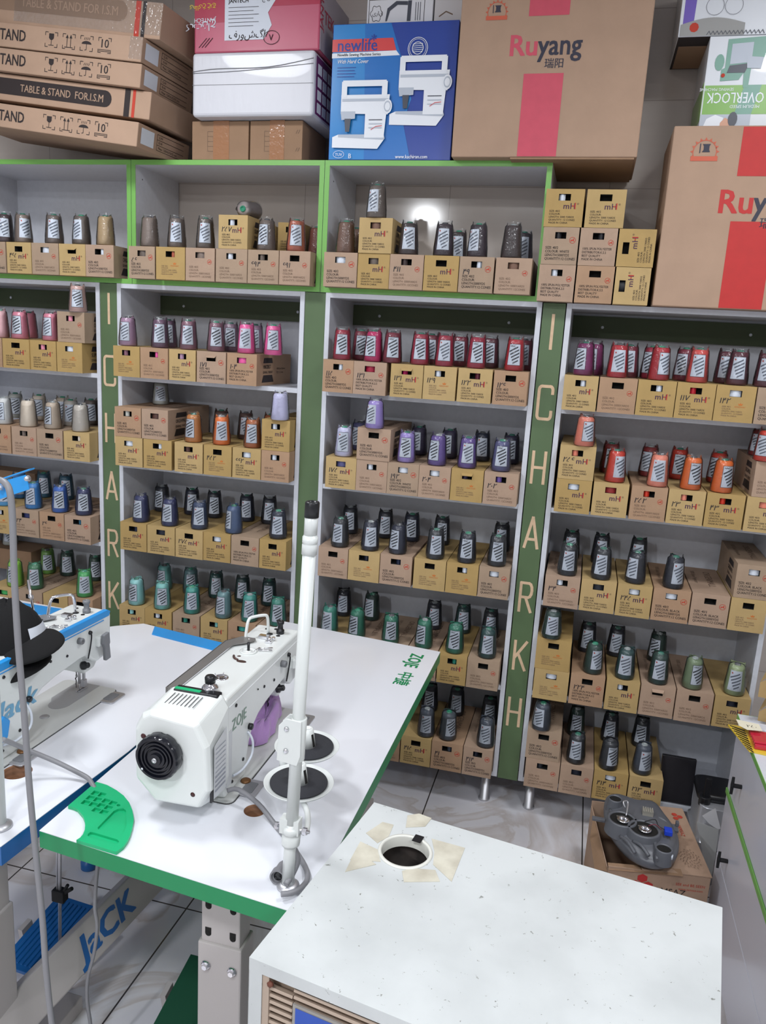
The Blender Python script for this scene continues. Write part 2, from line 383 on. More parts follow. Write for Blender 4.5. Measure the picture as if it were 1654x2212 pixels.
# ================================================================== thread cartons and cones
BW, BH, BD = 0.119, 0.1195, 0.355
HX0, HX1, HZ0, HZ1 = 0.040, 0.077, 0.083, 0.104
def carton_body():
    b = B(); W, H, D = BW, BH, BD
    b.poly([(0, 0, 0), (W, 0, 0), (W, 0, HZ0), (0, 0, HZ0)]); b.poly([(0, 0, HZ1), (W, 0, HZ1), (W, 0, H), (0, 0, H)])
    b.poly([(0, 0, HZ0), (HX0, 0, HZ0), (HX0, 0, HZ1), (0, 0, HZ1)]); b.poly([(HX1, 0, HZ0), (W, 0, HZ0), (W, 0, HZ1), (HX1, 0, HZ1)])
    b.poly([(W, 0, 0), (W, D, 0), (W, D, H), (W, 0, H)]); b.poly([(0, D, 0), (0, 0, 0), (0, 0, H), (0, D, H)])
    b.poly([(W, D, 0), (0, D, 0), (0, D, H), (W, D, H)]); b.poly([(0, 0, H), (W, 0, H), (W, D, H), (0, D, H)]); b.poly([(0, D, 0), (W, D, 0), (W, 0, 0), (0, 0, 0)])
    return b.data('carton_body', [M['mustard']])
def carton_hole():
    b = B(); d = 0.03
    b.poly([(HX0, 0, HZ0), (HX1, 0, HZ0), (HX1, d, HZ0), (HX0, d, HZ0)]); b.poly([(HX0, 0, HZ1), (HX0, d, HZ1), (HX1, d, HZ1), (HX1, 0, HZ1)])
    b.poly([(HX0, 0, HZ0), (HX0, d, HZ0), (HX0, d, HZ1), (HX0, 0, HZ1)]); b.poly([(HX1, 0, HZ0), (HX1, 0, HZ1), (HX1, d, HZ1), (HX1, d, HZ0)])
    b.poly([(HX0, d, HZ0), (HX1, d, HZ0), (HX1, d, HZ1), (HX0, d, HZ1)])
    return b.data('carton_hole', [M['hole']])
def glimpse(x0, x1):
    b = B(); n = 6
    b.ring([[(x0 + (x1 - x0) * i / n, 0.012 - 0.008 * math.sin(PI * i / n), z) for i in range(n + 1)] for z in (HZ0 + 0.0005, HZ1 - 0.0005)], closed=False)
    return b.data('spool_glimpse', [M['label_white']])
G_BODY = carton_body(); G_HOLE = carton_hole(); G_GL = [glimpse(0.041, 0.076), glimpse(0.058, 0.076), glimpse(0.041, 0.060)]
def stamp(b, cx, cz, m, r=0.0105):
    """small round running-horse emblem"""
    y = -0.0006; n = 20
    b.mesh([(cx + rr * math.cos(2 * PI * i / n), y, cz + rr * math.sin(2 * PI * i / n)) for rr in (r, r * 0.87) for i in range(n)], [(i, (i + 1) % n, n + (i + 1) % n, n + i) for i in range(n)], m)
    hs = [(-0.75, -0.1), (-0.3, 0.15), (0.1, 0.15), (0.25, 0.55), (0.6, 0.45), (0.4, 0.3), (0.45, -0.05), (0.7, -0.45), (0.3, -0.3), (0.0, -0.15), (-0.3, -0.25), (-0.55, -0.65), (-0.5, -0.15)]
    b.poly([(cx + u * r, y, cz + v * r) for u, v in hs], m)
def lines(b, L, x, z, size, dz, m, sx=1.0, bold=0.0):
    for i, s_ in enumerate(L): b.text(s_, (x, -0.0006, z - i * dz), size=size, m=m, sx=sx, bold=bold)
def prints(kind):
    b = B(); mats = [M['ink'], M['red_ink'], M['faint_ink'], M['logo_ink'], M['orange_ink']]
    if kind == 'M':
        b.text('m', (0.056, -0.0006, 0.057), size=0.027, m=3, bold=0.02, sx=0.95); b.text('H', (0.077, -0.0006, 0.057), size=0.027, m=3, bold=0.02, sx=0.85)
        b.box(0.0835, 0.0895, -0.0009, -0.0006, 0.0645, 0.068, 1); b.box(0.0915, 0.0945, -0.0009, -0.0006, 0.057, 0.0765, 1)
        b.text('®', (0.098, -0.0006, 0.070), size=0.009, m=2)
        lines(b, ['SIZE: 40/2', 'COLOUR:', 'LENGTH: 5000 YARDS', 'QUANTITY: 12 CONES', 'MADE IN CHINA'], 0.014, 0.047, 0.0085, 0.0092, 0, 0.95, 0.01)
    if kind == 'S':
        stamp(b, 0.099, 0.079, 1); lines(b, ['SIZE: 40/2', 'COLOUR:', 'LENGTH:5000YDS', 'QUANTITY:12 CONES'], 0.011, 0.050, 0.0118, 0.0118, 0, 0.88, 0.02)
    if kind == 'W':
        stamp(b, 0.099, 0.079, 1); lines(b, ['SIZE: 40/2', 'COLOUR: WHITE', 'LENGTH:5000YDS', 'QUANTITY:12 CONES'], 0.011, 0.050, 0.0118, 0.0118, 0, 0.88, 0.02)
    if kind == 'K':
        stamp(b, 0.099, 0.079, 1); lines(b, ['SIZE: 40/2', 'COLOUR: BLACK', 'LENGTH:5000YDS', 'QUANTITY:12 CONES'], 0.011, 0.050, 0.0118, 0.0118, 0, 0.88, 0.02)
    if kind == 'G':
        stamp(b, 0.098, 0.070, 1, 0.009); lines(b, ['SIZE: 40/2', 'COLOUR:', 'LENGTH: 5000YARDS', 'QUANTITY: 12CONES'], 0.014, 0.047, 0.0100, 0.0115, 2, 0.92)
    if kind == 'P':
        stamp(b, 0.100, 0.074, 1, 0.009); lines(b, ['100% SPUN POLYESTER', 'DISTRIBUTOR:K.S.S', 'BEST QUALITY', 'MADE IN CHINA'], 0.010, 0.050, 0.0105, 0.0112, 0, 0.88, 0.01)
    if kind == 'C':
        b.poly([(0.072, -0.0006, 0.056), (0.082, -0.0006, 0.056), (0.084, -0.0006, 0.063), (0.0795, -0.0006, 0.0595), (0.077, -0.0006, 0.065), (0.0745, -0.0006, 0.0595), (0.070, -0.0006, 0.063)], 4)
        b.text('KINGWAY', (0.060, -0.0006, 0.0485), size=0.007, m=4)
        lines(b, ['SIZE: 40/2', 'COLOUR:', 'LENGTH: 5000 YARDS', 'QUANTITY: 12 CONES', 'MADE IN CHINA'], 0.022, 0.0475, 0.0068, 0.0075, 2, 0.95)
    return b.data('print_' + kind, mats)
G_PR = {k: prints(k) for k in 'MSWKGPC'}
def side_print(txt, x, sgn):
    b = B(); y0 = 0.05
    def q(u, v): return (x, y0 + u if sgn > 0 else y0 + 0.12 - u, v)
    b.poly([q(0.012, 0.086), q(0.108, 0.086), q(0.100, 0.106), q(0.020, 0.106)]); b.poly([q(0.0, 0.012), q(0.12, 0.012), q(0.104, 0.040), q(0.016, 0.040)])
    o = q(0.013, 0.065); ux = (0, 1 if sgn > 0 else -1, 0)
    b.text(txt, o, ux=ux, size=0.021, bold=0.03, sx=0.85 if len(txt) < 8 else 0.72); b.text('SEWING THREAD', q(0.011, 0.046), ux=ux, size=0.014, sx=0.88, bold=0.02)
    if sgn > 0: b.text('100% Spun Polyester', (x, 0.20, 0.06), ux=ux, size=0.011); b.text('QTY: 12 Cones', (x, 0.20, 0.045), ux=ux, size=0.011)
    return b.data('side_print', [M['ink']])
G_SR = {'S': side_print('ORGENMALL', BW + 0.0006, 1), 'M': side_print('SUPER', BW + 0.0006, 1), 'H': side_print('HNCBEST', BW + 0.0006, 1), 'L': side_print('ORGENMALL', -0.0006, -1)}
def top_print():
    b = B(); b.text('ORGENMALL', (0.065, 0.30, BH + 0.0006), ux=(0, -1, 0), uy=(1, 0, 0), size=0.034, bold=0.02, sx=1.0)
    b.text('100% Spun Polyester', (0.022, 0.30, BH + 0.0006), ux=(0, -1, 0), uy=(1, 0, 0), size=0.020, m=0)
    return b.data('top_print', [M['faint_ink']])
G_TOP = top_print()
def flap_mesh():
    b = B(); b.box(HX0 - 0.004, HX1 + 0.004, -0.012, -0.0105, 0, 0.0012); b.mesh([(HX0 - 0.004, 0, HZ1), (HX1 + 0.004, 0, HZ1), (HX1 + 0.001, -0.013, HZ1 - 0.006), (HX0 - 0.001, -0.013, HZ1 - 0.006)], [(0, 1, 2, 3)])
    b = B(); b.mesh([(HX0 - 0.003, -0.0004, HZ1 + 0.001), (HX1 + 0.003, -0.0004, HZ1 + 0.001), (HX1, -0.011, HZ1 - 0.007), (HX0, -0.011, HZ1 - 0.007), (HX0 - 0.003, -0.0004, HZ1), (HX1 + 0.003, -0.0004, HZ1), (HX1, -0.0105, HZ1 - 0.008), (HX0, -0.0105, HZ1 - 0.008)], [(0, 1, 2, 3), (7, 6, 5, 4), (3, 2, 6, 7), (0, 3, 7, 4), (1, 5, 6, 2)])
    return b.data('hand_flap', [M['mustard']])
G_FLAP = flap_mesh()
def hand_text(s_):
    b = B(); b.text(s_, (0.010, -0.0008, 0.060), size=0.026, shear=0.25, bold=0.012); return b.data('handwriting', [M['pen']])
BCOL = {'y': [mat('mustard_card_%s' % n, c, 0.75, noise=0.07, nscale=14, bump=0.2, bscale=90) for n, c in (('pale', (182, 155, 106)), ('warm', (172, 143, 89)), ('soft', (177, 150, 100)))],
        't': [mat('tan_card_%s' % n, c, 0.8, noise=0.08, nscale=14, bump=0.25, bscale=90) for n, c in (('pinkish', (169, 143, 122)), ('grey', (163, 140, 118)), ('warm', (168, 136, 108)))]}
KNAME = {'M': 'mustard carton with large letter logo', 'C': 'mustard carton with small orange crown', 'S': 'tan carton with bold black lettering', 'W': 'tan carton with bold white-colour lettering',
         'K': 'tan carton with bold black-colour lettering', 'G': 'tan carton with faint grey lettering', 'P': 'tan carton with four lines of polyester text'}
def linkm(o, i, m):
    o.material_slots[i].link = 'OBJECT'; o.material_slots[i].material = m
def carton(loc, kind, label, group, wsc=1.0, opt='', glim=None, yaw=0.0, roll=0, top=False):
    t = thing('thread_carton', label, 'carton', loc, (0, 0, yaw), group)
    t.scale = (wsc, 1, 1)
    cm = random.choice(BCOL['y'] if kind in 'MC' else BCOL['t'])
    P = []
    body = obj('box_body', G_BODY, [], t, bevel=0.0012, seg=1); linkm(body, 0, cm); P.append(body)
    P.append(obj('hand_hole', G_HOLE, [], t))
    if glim is not None and random.random() < 0.72:
        g = obj('spool_glimpse', random.choice(G_GL), [], P[-1]); linkm(g, 0, M['label_white'] if random.random() < 0.4 else thread_mat(glim))
    P.append(obj('front_print', G_PR[kind], [], t))
    if 's' in opt: P.append(obj('side_print', G_SR['M' if kind in 'MC' else ('H' if 'H' in opt else 'S')], [], t))
    if 'L' in opt: P.append(obj('side_print', G_SR['L'], [], t))
    if top and kind not in 'MC': P.append(obj('top_print', G_TOP, [], t))
    if 'f' in opt: f = obj('hand_flap', G_FLAP, [], t); linkm(f, 0, cm); P.append(f)
    if ':' in opt: P.append(obj('handwritten_number', hand_text(opt.split(':')[1]), [], t))
    if roll:      # carton lying on its side: logo reads upwards
        R = Matrix.Translation((0, 0, BW)) @ Matrix.Rotation(PI / 2, 4, 'Y')
        R = Matrix.Translation((BH, 0, 0)) @ Matrix.Rotation(-PI / 2, 4, 'Y')
        for p in P: p.matrix_local = R @ p.matrix_local
    return t

# ---- cone of thread
R0, R1, CH = 0.0335, 0.0262, 0.106
def rad(z): return R0 + (R1 - R0) * min(max(z / CH, 0), 1)
def cone_mesh():
    b = B(); b.lathe([(0.030, 0.0), (R0 - 0.001, 0.0015), (R0, 0.006), (rad(0.1), 0.098), (R1 - 0.0015, 0.1035), (R1 - 0.006, 0.107), (0.010, 0.108)], n=28, cap1=True); return b.data('thread_body', [M['label_white']])
def tip_mesh():
    b = B(); b.lathe([(0.0115, 0.1075), (0.0105, 0.1125), (0.008, 0.1135), (0.006, 0.109)], n=16); return b.data('core_tip', [M['label_white']])
def label_mesh(st):
    b = B(); zs = [0.020, 0.040, 0.060, 0.080, 0.090]
    def sp(x, z, e=0.0008):
        r = rad(z) + e; a = x / r; return (r * math.sin(a), -r * math.cos(a), z)
    def wd(z): return 0.0250 - 0.0048 * (z - 0.018) / 0.074
    n = 8
    for z0, z1, k, e, m in [(0.018, 0.092, 1.0, 0.0007, 1 if st != 2 else 0), (0.0195, 0.0905, 0.94, 0.0010, 0)]:
        zz = [z0 + (z1 - z0) * j / 4 for j in range(5)]
        b.ring([[sp(wd(z) * k * (-1 + 2 * i / n), z, e) for i in range(n + 1)] for z in zz], m, closed=False)
    bold = {0: 1, 1: 2, 2: 2}[st]
    for i in range(5):      # five slanting lines of print
        w = [0.031, 0.031, 0.029, 0.025, 0.018][i]; x0 = -0.0190 + 0.0040 * i; z0 = 0.0620 - 0.0098 * i; hh = 0.0054; sl = 0.56
        ks = 6
        for k in range(ks):
            xa = x0 + w * k / ks; xb = x0 + w * (k + 0.97) / ks
            if xb > wd(0.06) * 0.93: continue
            b.poly([sp(xa, z0 + (xa - x0) * sl, 0.0013), sp(xb, z0 + (xb - x0) * sl, 0.0013), sp(xb, z0 + (xb - x0) * sl + hh, 0.0013), sp(xa, z0 + (xa - x0) * sl + hh, 0.0013)], bold)
    b.text('HNC', (0, 0, 0), size=0.0085, m=1, bold=0.04, shear=0.2, warp=lambda x, y: sp(-0.0165 + x, 0.0815 + y, 0.0013)) if st == 0 else b.poly([sp(-0.0155, 0.080, 0.0013), sp(-0.0125, 0.0795, 0.0013), sp(-0.0105, 0.0825, 0.0013), sp(-0.0135, 0.086, 0.0013), sp(-0.0165, 0.084, 0.0013)], 3)
    for z in (0.0235, 0.0265): b.poly([sp(-0.018, z, 0.0013), sp(0.012, z, 0.0013), sp(0.012, z + 0.0012, 0.0013), sp(-0.018, z + 0.0012, 0.0013)], 2)
    return b.data('paper_label', [M['label_white'], M['label_ink'], M['label_grey'], M['red_ink']])
def film_mesh(seed):
    rnd = random.Random(seed); b = B(); n = 22; secs = []
    for j, (r, z) in enumerate([(0.0352, 0.0005), (0.0362, 0.004), (0.0358, 0.03), (0.0325, 0.06), (0.0300, 0.09), (0.0285, 0.104), (0.024, 0.1125), (0.0235, 0.119)]):
        k = 0.0 if j < 1 else (0.0007 if j < 6 else 0.003)
        secs.append([((r + rnd.uniform(0, k)) * math.cos(2 * PI * i / n), (r + rnd.uniform(0, k)) * math.sin(2 * PI * i / n) * (1 if j < 6 else 0.6), z + (rnd.uniform(-0.002, 0.003) if j > 6 else 0)) for i in range(n)])
    b.ring(secs, cap0=False, cap1=False); return b.data('film_wrap', [M['film']])
G_CONE, G_TIP = cone_mesh(), tip_mesh(); G_LAB = [label_mesh(0), label_mesh(1), label_mesh(2)]; G_FILM = [film_mesh(i) for i in range(5)]
TIPS = [thread_mat(c) for c in ((44, 140, 108), (36, 112, 92), (40, 110, 90), (70, 72, 76), (150, 156, 156))]
def cone(loc, rgb, face, label, group, film=True, tilt=None, style=None):
    a = math.atan2(-(loc[0] - CAM.x), -(CAM.y - loc[1]))   # towards where a customer stands
    off = {'l': -0.5, 'c': 0.0, 'r': 0.5, 'n': 2.6, 's': -0.9}[face]
    t = thing('thread_cone', label, 'thread cone', loc, tilt or (0, 0, a * 0.8 + off + random.uniform(-0.12, 0.12)), group)
    c = obj('thread_body', G_CONE, [], t); linkm(c, 0, thread_mat(rgb))
    c2 = obj('core_tip', G_TIP, [], t); linkm(c2, 0, random.choice(TIPS))
    st = style if style is not None else random.choice((0, 0, 1, 1, 2)); obj('paper_label', G_LAB[st], [], t)
    if film: obj('film_wrap', random.choice(G_FILM), [], t)
    return t

K = dict(taupe=(128, 112, 102), plumbrown=(72, 54, 58), greybrown=(112, 98, 90), darktaupe=(104, 92, 84), beige=(176, 150, 112), terracotta=(176, 92, 66), rust=(120, 62, 48), brown=(120, 88, 72),
  darkbrown=(62, 48, 48), darkplum=(56, 42, 52), palepink=(226, 180, 184), pink=(226, 140, 160), blush=(206, 168, 160), white=(222, 222, 220), cream=(226, 212, 194), sand=(196, 178, 158), putty=(200, 192, 182), greywhite=(188, 188, 180),
  sky=(76, 160, 210), azure=(44, 130, 196), blue=(44, 96, 178), petrol=(36, 92, 116), navy=(36, 44, 92), midnight=(26, 30, 46), lime=(150, 206, 70), grass=(70, 170, 92), green=(56, 120, 82), leaf=(110, 160, 64), darkgreen=(34, 70, 56),
  mauve=(176, 140, 166), dustypurple=(108, 76, 100), dustyrose=(136, 92, 108), hotpink=(232, 92, 158), greymauve=(130, 100, 118), ochre=(196, 126, 62), orange=(226, 116, 40), burnt=(172, 92, 40), chocolate=(84, 54, 46), lavenderwhite=(206, 204, 232), lavender=(160, 140, 206), purple=(104, 80, 150), darkpurple=(50, 40, 72), slatepurple=(84, 84, 128),
  steelnavy=(44, 62, 96), slateblue=(70, 92, 130), inknavy=(26, 34, 58), aqua=(150, 206, 204), paleteal=(124, 190, 184), teal=(52, 150, 138), greyteal=(104, 142, 146), seagreen=(44, 130, 112), darkteal=(30, 84, 80), charcoal=(34, 38, 46), deepteal=(22, 66, 66), emerald=(32, 118, 92),
  crimson=(156, 18, 54), magenta=(190, 22, 96), wine=(120, 20, 48), scarlet=(178, 22, 40), coral=(206, 72, 66), maroon=(86, 20, 40), fuchsia=(122, 24, 90), salmon=(224, 128, 104), redorange=(202, 50, 26), peach=(232, 140, 116), darkred=(140, 34, 36), tangerine=(224, 106, 24),
  slate=(62, 70, 84), olive=(120, 138, 104), paleolive=(150, 164, 122), bottlegreen=(22, 58, 50), greyslate=(78, 86, 96))
CN = {'greybrown': 'grey-brown', 'darktaupe': 'dark taupe', 'plumbrown': 'plum-brown', 'darkbrown': 'dark brown', 'darkplum': 'dark plum', 'palepink': 'pale pink', 'greywhite': 'grey-white', 'darkgreen': 'dark green', 'dustypurple': 'dusty purple', 'dustyrose': 'dusty rose', 'hotpink': 'hot pink', 'greymauve': 'grey-mauve', 'lavenderwhite': 'lavender-white', 'darkpurple': 'dark purple', 'slatepurple': 'slate purple', 'steelnavy': 'steel navy', 'slateblue': 'slate blue', 'inknavy': 'ink navy', 'paleteal': 'pale teal', 'greyteal': 'grey-teal', 'seagreen': 'sea green', 'darkteal': 'dark teal', 'deepteal': 'deep teal', 'redorange': 'red-orange', 'darkred': 'dark red', 'paleolive': 'pale olive', 'bottlegreen': 'bottle green', 'greyslate': 'grey-slate'}
ORD = ['first', 'second', 'third', 'fourth', 'fifth', 'sixth', 'seventh', 'eighth', 'ninth', 'tenth']
def nth(i, n, right=False):
    if right: return 'rightmost' if i == n - 1 else ORD[n - 1 - i] + ' from right'
    return 'leftmost' if i == 0 else ORD[i] + ' from left'

FY = -0.057     # fronts of the cartons stand a little proud of the shelves
ZU = TOPL + T
# (bay, where, shelf height, from-right?, cartons, raised cartons, cones)
R = []
R.append(('u0', 'leftmost green-edged cabinet', ZU, True, [(-44, 13, 'S', ''), (15, 68, 'M', ':۴۶۵'), (69, 127, 'G', ''), (128, 185, 'M', 'f'), (185, 246, 'S', 's')], [],
 [(10, 'f', 0, 'plumbrown', 'c'), (50, 'f', 0, 'taupe', 'r'), (117, 'f', 0, 'greybrown', 'c'), (176, 'f', 0, 'darktaupe', 'l'), (228, 'f', 0, 'beige', 'n')]))
R.append(('u1', 'middle green-edged cabinet', ZU, False, [(273, 335, 'S', ':۵۶'), (337, 400, 'C', ''), (401, 464, 'G', ''), (466, 534, 'G', ''), (535, 602, 'G', ':۶۹۴'), (603, 670, 'G', 's:۶۹۱')],
 [(472, 535, 'M', 's:۲۵۷')], [(323, 'f', 0, 'taupe', 'n'), (382, 'f', 0, 'greybrown', 'c'), (444, 'f', 0, 'darktaupe', 'c'), (576, 'f', 0, 'greybrown', 'l'), (640, 'f', 0, 'terracotta', 'c'), (684, 0.16, 0, 'rust', 'n')]))
R.append(('u2', 'rightmost green-edged cabinet', ZU, False, [(699, 771, 'S', ''), (772, 841, 'M', ''), (841, 914, 'G', ':۴۱۱'), (915, 990, 'M', ''), (991, 1066, 'S', ':۴۹'), (1069, 1147, 'G', '')],
 [(775, 847, 'M', 's')], [(747, 'f', 0, 'brown', 'n'), (768, 0.15, 0, 'brown', 'n'), (814, 'f', 1, 'darktaupe', 'l'), (883, 'f', 0, 'darkbrown', 'c'), (959, 'f', 0, 'darkplum', 'c'), (989, 0.17, 0, 'darkbrown', 'c'), (1032, 'f', 0, 'darkplum', 'l'), (1106, 'f', 0, 'darkbrown', 'n'), (1130, 0.16, 0, 'darkplum', 'c')]))
R.append(('b0', 'top white shelf, far-left bay', SH[0], True, [(-55, 5, 'G', ''), (6, 64, 'M', ''), (65, 122, 'M', ''), (123, 178, 'C', 's')], [(124, 183, 'G', 's')],
 [(0, 'f', 0, 'palepink', 'n'), (43, 'f', 0, 'pink', 'l'), (63, 'b', 0, 'pink', 'n'), (110, 'f', 0, 'pink', 'l'), (168, 'f', 1, 'blush', 'c')]))
R.append(('b0', 'second white shelf, far-left bay', SH[1], True, [(-36, 24, 'G', ''), (26, 79, 'G', ''), (80, 136, 'S', ''), (138, 196, 'M', 's')], [],
 [(8, 'f', 0, 'white', 'l'), (34, 'b', 0, 'greywhite', 'c'), (61, 'f', 0, 'cream', 'n'), (85, 'b', 0, 'cream', 'c'), (114, 'f', 0, 'sand', 's'), (136, 'b', 0, 'sand', 'c'), (153, 0.12, 0, 'putty', 'c'), (174, 'f', 0, 'putty', 'n'), (197, 'b', 0, 'greybrown', 'c')]))
R.append(('b0', 'third white shelf, far-left bay', SH[2], True, [(-28, 29, 'C', ''), (30, 84, 'G', ':۲۴'), (86, 139, 'G', ':۲۶'), (140, 196, 'S', 's')], [],
 [(10, 'f', 0, 'sky', 'c'), (42, 0.13, 0, 'azure', 'c'), (72, 'f', 0, 'azure', 'l'), (95, 'b', 0, 'petrol', 'c'), (130, 'f', 0, 'blue', 'c'), (143, 'b', 0, 'petrol', 'c'), (181, 'f', 0, 'navy', 'c')]))
R.append(('b0', 'fourth white shelf, far-left bay', SH[3], True, [(-20, 38, 'M', ''), (39, 92, 'G', ''), (94, 147, 'C', ''), (148, 201, 'G', 's')], [],
 [(33, 'f', 0, 'lime', 'l'), (76, 'f', 0, 'green', 'c'), (103, 'b', 0, 'leaf', 'c'), (146, 'b', 0, 'darkgreen', 'c'), (183, 'f', 0, 'grass', 'c'), (207, 'b', 0, 'darkgreen', 'c')]))
R.append(('b1', 'top white shelf, centre-left bay', SH[0], False, [(244, 302, 'C', ''), (303, 363, 'G', ''), (365, 423, 'M', ''), (425, 488, 'S', 'f:۱۷۱')], [],
 [(276, 'f', 0, 'mauve', 'l'), (346, 'f', 0, 'dustypurple', 'c'), (364, 0.14, 0, 'dustypurple', 'c'), (407, 'f', 0, 'dustyrose', 'c'), (467, 'f', 0, 'dustyrose', 'c'), (498, 0.1, 0, 'greymauve', 'c'), (532, 'f', 0, 'hotpink', 'c'), (551, 0.15, 0, 'mauve', 'c'), (590, 'f', 0, 'hotpink', 'c')]))
R.append(('b1', 'second white shelf, centre-left bay', SH[1], False, [(249, 308, 'M', ''), (310, 371, 'M', ''), (377, 438, 'M', ''), (440, 500, 'C', ':۴۵۲'), (502, 563, 'M', ':۶۶۲'), (564, 626, 'G', 's')],
 [(248, 305, 'S', ''), (306, 363, 'S', 's'), (565, 626, 'M', 's')], [(347, 0.17, 1, 'greywhite', 'c'), (418, 'f', 0, 'ochre', 'l'), (479, 'f', 0, 'orange', 'c'), (478, 'b', 0, 'chocolate', 'c'), (531, 'b', 0, 'chocolate', 'c'), (546, 'f', 0, 'burnt', 'c'), (585, 'b', 0, 'burnt', 'c'), (605, 'f', 1, 'lavenderwhite', 'n')]))
R.append(('b1', 'third white shelf, centre-left bay', SH[2], False, [(260, 317, 'M', ''), (318, 378, 'M', ''), (379, 438, 'M', ':۲۷۵'), (439, 498, 'M', ''), (499, 559, 'P', ''), (560, 619, 'M', 's')], [],
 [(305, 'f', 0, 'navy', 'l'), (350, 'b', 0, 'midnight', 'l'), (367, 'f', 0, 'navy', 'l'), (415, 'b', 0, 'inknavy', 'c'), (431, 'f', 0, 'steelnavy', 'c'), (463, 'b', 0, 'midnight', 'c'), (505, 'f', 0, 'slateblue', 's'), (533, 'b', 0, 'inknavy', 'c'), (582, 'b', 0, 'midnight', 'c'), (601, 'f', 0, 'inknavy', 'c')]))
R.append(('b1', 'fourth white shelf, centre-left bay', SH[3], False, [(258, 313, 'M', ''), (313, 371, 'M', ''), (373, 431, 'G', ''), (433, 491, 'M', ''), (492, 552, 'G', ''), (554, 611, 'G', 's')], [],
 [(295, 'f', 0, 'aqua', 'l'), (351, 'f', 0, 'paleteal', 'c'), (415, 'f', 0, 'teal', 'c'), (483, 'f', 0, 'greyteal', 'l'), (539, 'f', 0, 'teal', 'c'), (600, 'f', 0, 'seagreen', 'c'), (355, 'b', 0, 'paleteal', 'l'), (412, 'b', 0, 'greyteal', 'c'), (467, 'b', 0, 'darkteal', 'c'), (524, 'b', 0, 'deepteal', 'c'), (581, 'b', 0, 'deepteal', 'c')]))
R.append(('b2', 'top white shelf, centre-right bay', SH[0], False, [(695, 763, 'S', ':۱۱۵'), (763, 834, 'P', 's:۱۳۱'), (843, 913, 'M', 'f:۱۳۱'), (914, 985, 'C', ':۱۲۹'), (988, 1062, 'M', ':۱۲۲'), (1065, 1144, 'S', ':۱۲۶')], [],
 [(739, 'f', 0, 'crimson', 'c'), (780, 0.09, 0, 'wine', 'c'), (807, 'f', 0, 'magenta', 'l'), (848, 'f', 0, 'wine', 'c'), (908, 'f', 0, 'crimson', 'c'), (931, 0.12, 0, 'wine', 'c'), (961, 'f', 0, 'crimson', 'c'), (993, 0.1, 0, 'wine', 'c'), (1030, 'f', 0, 'crimson', 'c'), (1058, 0.12, 0, 'maroon', 'c'), (1112, 'f', 0, 'scarlet', 'c'), (1139, 0.12, 0, 'wine', 'c')]))
R.append(('b2', 'second white shelf, centre-right bay', SH[1], False, [(703, 769, 'M', ':۱۷۵'), (769, 836, 'G', ''), (836, 904, 'W', ':۱۹۲'), (904, 972, 'G', ':۲۰۴'), (973, 1043, 'C', 'f'), (1044, 1118, 'G', ':۲۰۲')], [(771, 843, 'S', 's')],
 [(743, 'f', 0, 'lavenderwhite', 'c'), (776, 'b', 0, 'slatepurple', 'l'), (810, 'f', 1, 'lavender', 'l'), (878, 'f', 0, 'lavender', 'c'), (904, 'b', 0, 'darkpurple', 'l'), (945, 'f', 0, 'purple', 'l'), (970, 'b', 0, 'darkpurple', 'l'), (1010, 'f', 0, 'purple', 'c'), (1040, 'b', 0, 'inknavy', 'c'), (1083, 'f', 0, 'slatepurple', 'c'), (1103, 'b', 0, 'darkpurple', 'c')]))
R.append(('b2', 'third white shelf, centre-right bay', SH[2], False, [(687, 751, 'G', ''), (752, 819, 'C', ''), (820, 889, 'S', 's'), (893, 962, 'C', ''), (963, 1032, 'C', ''), (1033, 1102, 'S', 's')], [],
 [(735, 'f', 0, 'charcoal', 'l'), (756, 'b', 0, 'midnight', 'c'), (800, 'f', 0, 'inknavy', 'c'), (832, 'b', 0, 'midnight', 'c'), (860, 'f', 0, 'inknavy', 'l'), (889, 'b', 0, 'inknavy', 'c'), (941, 'f', 0, 'charcoal', 'c'), (954, 'b', 0, 'midnight', 'c'), (1009, 'f', 0, 'midnight', 'c'), (1074, 'f', 0, 'charcoal', 'c'), (1083, 'b', 0, 'charcoal', 'c')]))
R.append(('b2', 'fourth white shelf, centre-right bay', SH[3], False, [(688, 752, 'M', ''), (753, 815, 'G', ''), (815, 876, 'G', ''), (878, 942, 'S', ''), (944, 1007, 'M', ''), (1008, 1077, 'G', '')], [],
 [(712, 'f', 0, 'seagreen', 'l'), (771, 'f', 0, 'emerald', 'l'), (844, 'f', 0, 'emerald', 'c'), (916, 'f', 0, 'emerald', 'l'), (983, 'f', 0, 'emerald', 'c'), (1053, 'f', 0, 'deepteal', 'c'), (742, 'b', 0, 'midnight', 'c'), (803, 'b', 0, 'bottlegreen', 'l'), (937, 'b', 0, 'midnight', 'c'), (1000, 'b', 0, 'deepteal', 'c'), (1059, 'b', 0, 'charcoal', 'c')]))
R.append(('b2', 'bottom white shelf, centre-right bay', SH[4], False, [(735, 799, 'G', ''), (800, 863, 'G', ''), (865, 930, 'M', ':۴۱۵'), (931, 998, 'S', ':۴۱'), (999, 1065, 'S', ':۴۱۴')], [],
 [(921, 'f', 0, 'slate', 'c'), (968, 'f', 0, 'greyslate', 'r'), (1054, 'f', 0, 'slate', 'c'), (929, 'b', 0, 'midnight', 'c'), (986, 'b', 0, 'midnight', 'c'), (1057, 0.17, 0, 'midnight', 'c')]))
